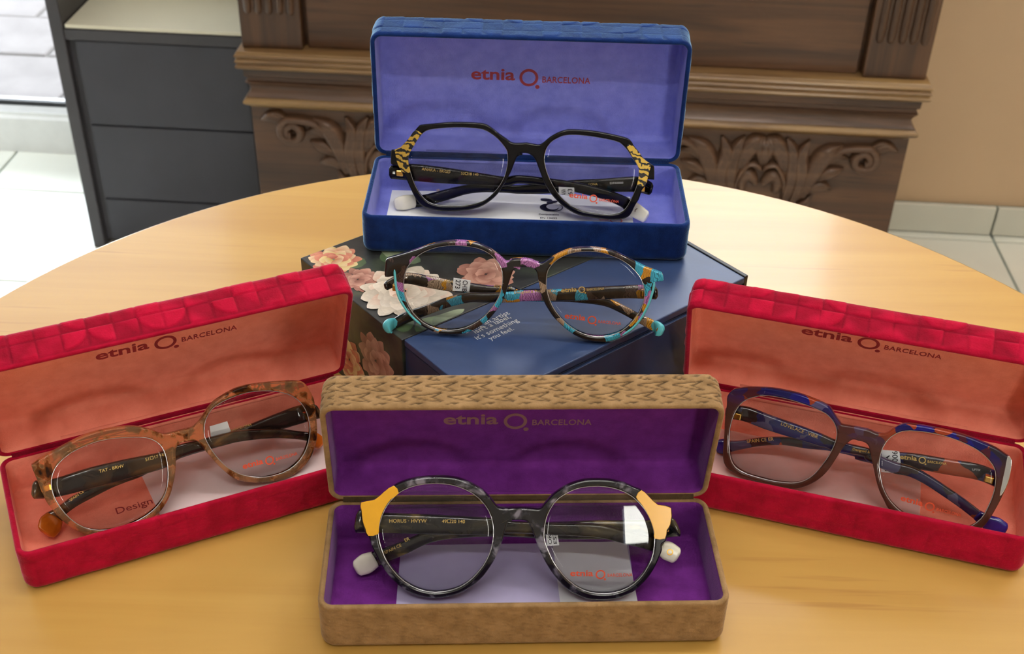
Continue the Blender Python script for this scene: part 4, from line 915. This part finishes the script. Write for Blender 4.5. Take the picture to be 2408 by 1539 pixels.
sheet('lr', 'cloth_bag', 'pale translucent wrapping lying in the case with amber glasses', 'bag', -0.0222, 0.0755, -0.0600, -0.0060, M['film_pink'], seed=4, group=GW, skew=-0.004)
sheet('rr', 'cloth_bag', 'pale translucent wrapping lying in the case with indigo glasses', 'bag', -0.0700, 0.0375, -0.0600, -0.0090, M['film_clear'], seed=6, group=GW)
# print on the compostable bag: seedling mark, two lines of text
bx0, by0 = (-0.0755 + 0.0585) / 2, (-0.0600 - 0.0045) / 2
def on_bag(x, y): return (x - bx0, y - by0, 0.00085)
T_ = Matrix.Translation
fl = CASES['bl']['fl']
items = [(fit_text('Compostable', 0.0110, 0.012, 1.0, 0.00006), T_(on_bag(fl[7][0] - 0.0003, fl[7][1]))),
         (fit_text('EN 13432', 0.0092, 0.0, 1.0, 0.00006), T_(on_bag(fl[10][0], fl[10][1])))]
mcx, mcy = fl[3][0] + 0.001, fl[3][1] - 0.0045
items += [(disc_mesh(1.0, 0.00006, 32), T_(on_bag(mcx - 0.0006, mcy)) @ Matrix.Diagonal((0.0052, 0.0042, 1, 1))),
          (ring_mesh(0.90, 1.0, 0.00006), T_(on_bag(mcx + 0.0018, mcy + 0.0003)) @ Matrix.Diagonal((0.0052, 0.0045, 1, 1))),
          (disc_mesh(1.0, 0.00006, 24), T_(on_bag(mcx - 0.0022, mcy + 0.0085)) @ Matrix.Rotation(-0.15, 4, 'Z') @ Matrix.Diagonal((0.0034, 0.0013, 1, 1))),
          (disc_mesh(1.0, 0.00006, 24), T_(on_bag(mcx + 0.0010, mcy + 0.0062)) @ Matrix.Rotation(0.35, 4, 'Z') @ Matrix.Diagonal((0.0034, 0.0010, 1, 1)))]
link('seedling_mark', join_meshes(items), M['black_print'], bag)
link('seedling_gap', join_meshes([(disc_mesh(1.0, 0.00006, 32), T_(on_bag(mcx + 0.0012, mcy + 0.0006)) @ T_((0, 0, 0.00007)) @ Matrix.Diagonal((0.0034, 0.0030, 1, 1)))]), M['paper'], bag)
link('red_mark', join_meshes([(ring_mesh(0.82, 1.0, 0.00006), T_(on_bag(fl[9][0] + 0.0022, fl[9][1] + 0.001)) @ Matrix.Diagonal((0.0034, 0.0024, 1, 1))),
                              (box_mesh(-0.004, 0.001, 0, 0.0004, 0, 0.00006), T_(on_bag(fl[9][0] - 0.003, fl[9][1] + 0.0012)))]), M['logo_orange'], bag)
# lettering on the coral lining of the left case
fl = CASES['lr']['fl']
me = place2(fit_text('Designed', math.dist(fl[5], fl[6]) * 1.28, 0.0, 1.0, 0.00006), (fl[5][0], fl[5][1]), (fl[6][0], fl[6][1]), FLOOR_T + 0.00003)
link('lining_print', me, M['logo_wine'], next(o for o in case_lr.children if o.name.startswith('base')))

# ------------------------------------------------------------------ spectacles
WRAP = 0.25          # face-form curvature of the fronts (per metre)
def bow(me):
    for v in me.vertices: v.co.z -= WRAP * v.co.x ** 2
    return me
def lens_mesh(loop, z0, thick=0.0016, rad=0.25):
    P = np.array(loop); c = P.mean(0); n = len(P); rings = 9; v, f = [], []
    for s in (0, 1):
        for k in range(rings):
            t = 1 - k / rings
            q = c + (P - c) * t * 1.004
            d2 = ((q - c) ** 2).sum(1)
            for (x, y), dd in zip(q, d2):
                v.append((x, y, z0 - dd / (2 * rad) + 0.0018 - s * thick - WRAP * x * x))
        v.append((c[0], c[1], z0 + 0.0018 - s * thick - WRAP * c[0] ** 2))
    st = rings * n + 1
    for s in (0, 1):
        b = s * st
        for k in range(rings - 1):
            for i in range(n):
                j = (i + 1) % n
                f.append((b + k * n + i, b + k * n + j, b + (k + 1) * n + j, b + (k + 1) * n + i))
        for i in range(n): f.append((b + (rings - 1) * n + i, b + (rings - 1) * n + (i + 1) % n, b + rings * n))
    for i in range(n): f.append((i, (i + 1) % n, st + (i + 1) % n, st + i))
    return mesh(v, f)
def arm_mesh(path, thick, r0=0.2):
    """swept arm: path rows (x, y, half height, z) in metres, rounded-rectangular section"""
    P = catmull(path, 6, False); n = 16; v, f = [], []
    m_ = len(P)
    ang = [2 * math.pi * k / n for k in range(n)]
    sup = [(abs(math.cos(a)) ** 0.5 * math.copysign(1, math.cos(a)), abs(math.sin(a)) ** 0.6 * math.copysign(1, math.sin(a))) for a in ang]
    rows = [(0, 0.55), (0, 0.85)] + [(i, 1.0) for i in range(m_)] + [(m_ - 1, 0.85), (m_ - 1, 0.55)]
    ext = [-0.0012, -0.0006] + [0] * m_ + [0.0006, 0.0012]
    for (i, q), e in zip(rows, ext):
        d = P[min(i + 1, m_ - 1)][:2] - P[max(i - 1, 0)][:2]
        d /= max(np.linalg.norm(d), 1e-9); nn = np.array([-d[1], d[0]])
        for cx_, sy in sup:
            o_ = P[i][:2] + d * e + nn * P[i][2] * q * cx_
            v.append((o_[0], o_[1], P[i][3] + thick / 2 * q * sy))
    for i in range(len(rows) - 1):
        for k in range(n):
            f.append((i * n + k, i * n + (k + 1) % n, (i + 1) * n + (k + 1) % n, (i + 1) * n + k))
    f.append(tuple(range(n))); f.append(tuple(range((len(rows) - 1) * n, len(rows) * n))[::-1])
    return mesh(v, f)
def wire_mesh(path, r, z):
    P = catmull(path, 6, False); n = 8; v, f = [], []
    for i, p in enumerate(P):
        d = P[min(i + 1, len(P) - 1)] - P[max(i - 1, 0)]; d /= np.linalg.norm(d); nn = np.array([-d[1], d[0]])
        q = r * min(1.0, 0.35 + 0.25 * min(i, len(P) - 1 - i))
        for k in range(n):
            a = 2 * math.pi * k / n
            v.append((p[0] + nn[0] * q * math.cos(a), p[1] + nn[1] * q * math.cos(a), z + 0.0022 * math.sin(a) - WRAP * p[0] ** 2))
    for i in range(len(P) - 1):
        for k in range(n): f.append((i * n + k, i * n + (k + 1) % n, (i + 1) * n + (k + 1) % n, (i + 1) * n + k))
    f.append(tuple(range(n))); f.append(tuple(range((len(P) - 1) * n, len(P) * n))[::-1])
    return mesh(v, f)
def make_glasses(key, label, mats):
    g = GL[key]
    root = empty('eyeglasses', g['o'])
    root.rotation_euler = (R(90 - g['tau']), 0, g['x'])      # local x right, y up the front, z towards the viewer
    tag(root, label, 'glasses', 'eyeglasses on display')
    S = lambda L: [(a[0] * MM, a[1] * MM) for a in L]
    outer = catmull(S(g['outer']), 3)
    lenses = [catmull(S(l), 3) for l in g['lens']]
    front = link('front_frame', bow(plate([outer] + lenses, 0.0021, 0.0007)), M[mats['front']], root)
    me = front.data
    me.polygons.foreach_set('use_smooth', [True] * len(me.polygons))
    try: me.set_sharp_from_angle(angle=R(50))
    except Exception: pass
    for i, lp in enumerate(lenses):
        ln = link('lens', lens_mesh(lp, -0.0012, 0.0016, mats.get('dome', 0.25)), M['lens_glass'], root, True)
        if i == 1:
            a = LENSLOGO[key]
            w = math.hypot(a[2] - a[0], a[3] - a[1]) * MM
            lg = place2(logo_mesh(w, 0.00005), (a[0] * MM, a[1] * MM), (a[2] * MM, a[3] * MM), 0.0)
            c = np.array(lp).mean(0)
            for v in lg.vertices:
                dd = (v.co.x - c[0]) ** 2 + (v.co.y - c[1]) ** 2
                v.co.z += -0.0012 - dd / (2 * mats.get('dome', 0.25)) + 0.0018 + 0.00006 - WRAP * v.co.x ** 2
            link('demo_logo', lg, M['logo_orange'], ln)
    for lp in lenses:
        P = np.concatenate([lp[::2], lp[:1]]); n = 6; vv, ff = [], []
        rr_ = mats.get('edge', 0.00028)
        for i, p_ in enumerate(P[:-1]):
            d_ = P[i + 1] - P[i - 1 if i else len(P) - 2]; d_ /= np.linalg.norm(d_); nn = np.array([-d_[1], d_[0]])
            for k in range(n):
                a_ = 2 * math.pi * k / n
                vv.append((p_[0] + nn[0] * rr_ * math.cos(a_), p_[1] + nn[1] * rr_ * math.cos(a_), 0.0013 + rr_ * math.sin(a_) - WRAP * p_[0] ** 2))
        m_ = len(P) - 1
        for i in range(m_):
            for k in range(n): ff.append((i * n + k, i * n + (k + 1) % n, ((i + 1) % m_) * n + (k + 1) % n, ((i + 1) % m_) * n + k))
        link('lens_edge_glint', mesh(vv, ff), M['lens_edge_glint'], root, True)
    for q in g.get('inlay', []):
        lp = catmull(S(q), 2)
        link(mats['inlay'][0], bow(plate([lp], 0.00025, 0.00012, 0.0020)), M[mats['inlay'][1]], root)
    for q in g.get('wire', []):
        link('rim_wire', wire_mesh(S(q), 0.0008, 0.0006), M['turquoise_wire'], root, True)
    arms = {}
    for n_, side in (('tl', -1), ('tr', 1)):
        rows = [[v * MM for v in r_] for r_ in g[n_]]
        k = g[n_ + '_n']
        body, tip = rows[:len(rows) - k + 1], rows[len(rows) - k:]
        body[0][3] = -0.0050
        arm = link('temple', arm_mesh(body, 0.0034), M[mats['temple']], root, True)
        tp = [list(r_) for r_ in tip]
        for r_ in tp: r_[2] *= 1.04
        link('temple_tip', arm_mesh(tp, 0.0040), M[mats['tip']], arm, True)
        x, y = rows[0][0], rows[0][1]
        box('hinge', x + 0.003 if side < 0 else x - 0.007, x + 0.007 if side < 0 else x - 0.003, y - 0.0016, y + 0.0016, -0.0058, -0.0016, M['gold_metal'], arm, 0.0005)
        if 'rivet' in mats and side < 0:
            q = tp[1]
            link('rivet', ring_mesh(0.0009, 0.0014, 0.0001, 20), M['gold_metal'], arm, loc=(q[0] + 0.001, q[1], q[3] + 0.0020))
        arms[n_] = arm
    for kk, an, s, ab, z, colr in TEXTS:
        if kk != key: continue
        w = math.hypot(ab[2] - ab[0], ab[3] - ab[1]) * MM
        if s == 'LOGO': me = logo_mesh(w, 0.00005)
        else: me = fit_text(s, w, 0.006, 1.0, 0.00005)
        place2(me, (ab[0] * MM, ab[1] * MM), (ab[2] * MM, ab[3] * MM), z * MM - 0.00042)
        link('inscription', me, M['white_print' if colr else 'gold_print'], arms[an])
    for kk, an, poly, z, ln, dr in TAGS:
        if kk != key: continue
        tg = link('price_tag', plate([S(poly)], 0.00014, 0.00005, z * MM - 0.0004), M['paper'], root)
        if ln:
            P = np.array(S(poly)); c = P.mean(0)
            ax = (P[1] - P[0] + P[2] - P[3]) / 2; ay = (P[0] - P[3] + P[1] - P[2]) / 2
            lw, lh = np.linalg.norm(ax), np.linalg.norm(ay)
            ang = math.atan2(ay[1], ay[0]) if dr > 0 else math.atan2(-ay[1], -ay[0])
            its = []
            for i, s in enumerate(ln):
                off = (i - 0.5) * lw * 0.42
                tme = fit_text(s, lh * (0.90 if len(s) > 3 else 0.72), 0.010, 1.0, 0.00005, lw * 0.30)
                yb = -off - lw * 0.15
                st = -lh * 0.42
                its.append((tme, Matrix.Translation((c[0], c[1], z * MM - 0.0004 + 0.00018)) @ Matrix.Rotation(ang, 4, 'Z') @ Matrix.Translation((st, yb, 0))))
            link('tag_print', join_meshes(its), M['black_print'], tg)
    return root
make_glasses('bl', 'black hexagonal eyeglasses with gold striped corners in the blue case', dict(front='black_acetate', temple='black_acetate', tip='white_acetate', inlay=('striped_corner', 'striped_gold'), rivet=1, edge=0.00014))
make_glasses('mid', 'multicoloured mosaic round eyeglasses with turquoise tips on the gift box', dict(front='mosaic_acetate', temple='mosaic_acetate', tip='turquoise_acetate', rivet=1))
make_glasses('br', 'round grey tortoiseshell eyeglasses with yellow corners in the brown case', dict(front='grey_tortoise', temple='olive_tortoise', tip='white_acetate', inlay=('yellow_corner', 'yellow_acetate'), rivet=1))
make_glasses('lr', 'translucent amber havana eyeglasses in the left red case', dict(front='amber_havana', temple='dark_havana', tip='amber_tip', dome=0.6))
make_glasses('rr', 'brown eyeglasses with indigo mosaic brows in the right red case', dict(front='indigo_fade', temple='indigo_mosaic', tip='blue_acetate', inlay=('metal_corner', 'silver')))
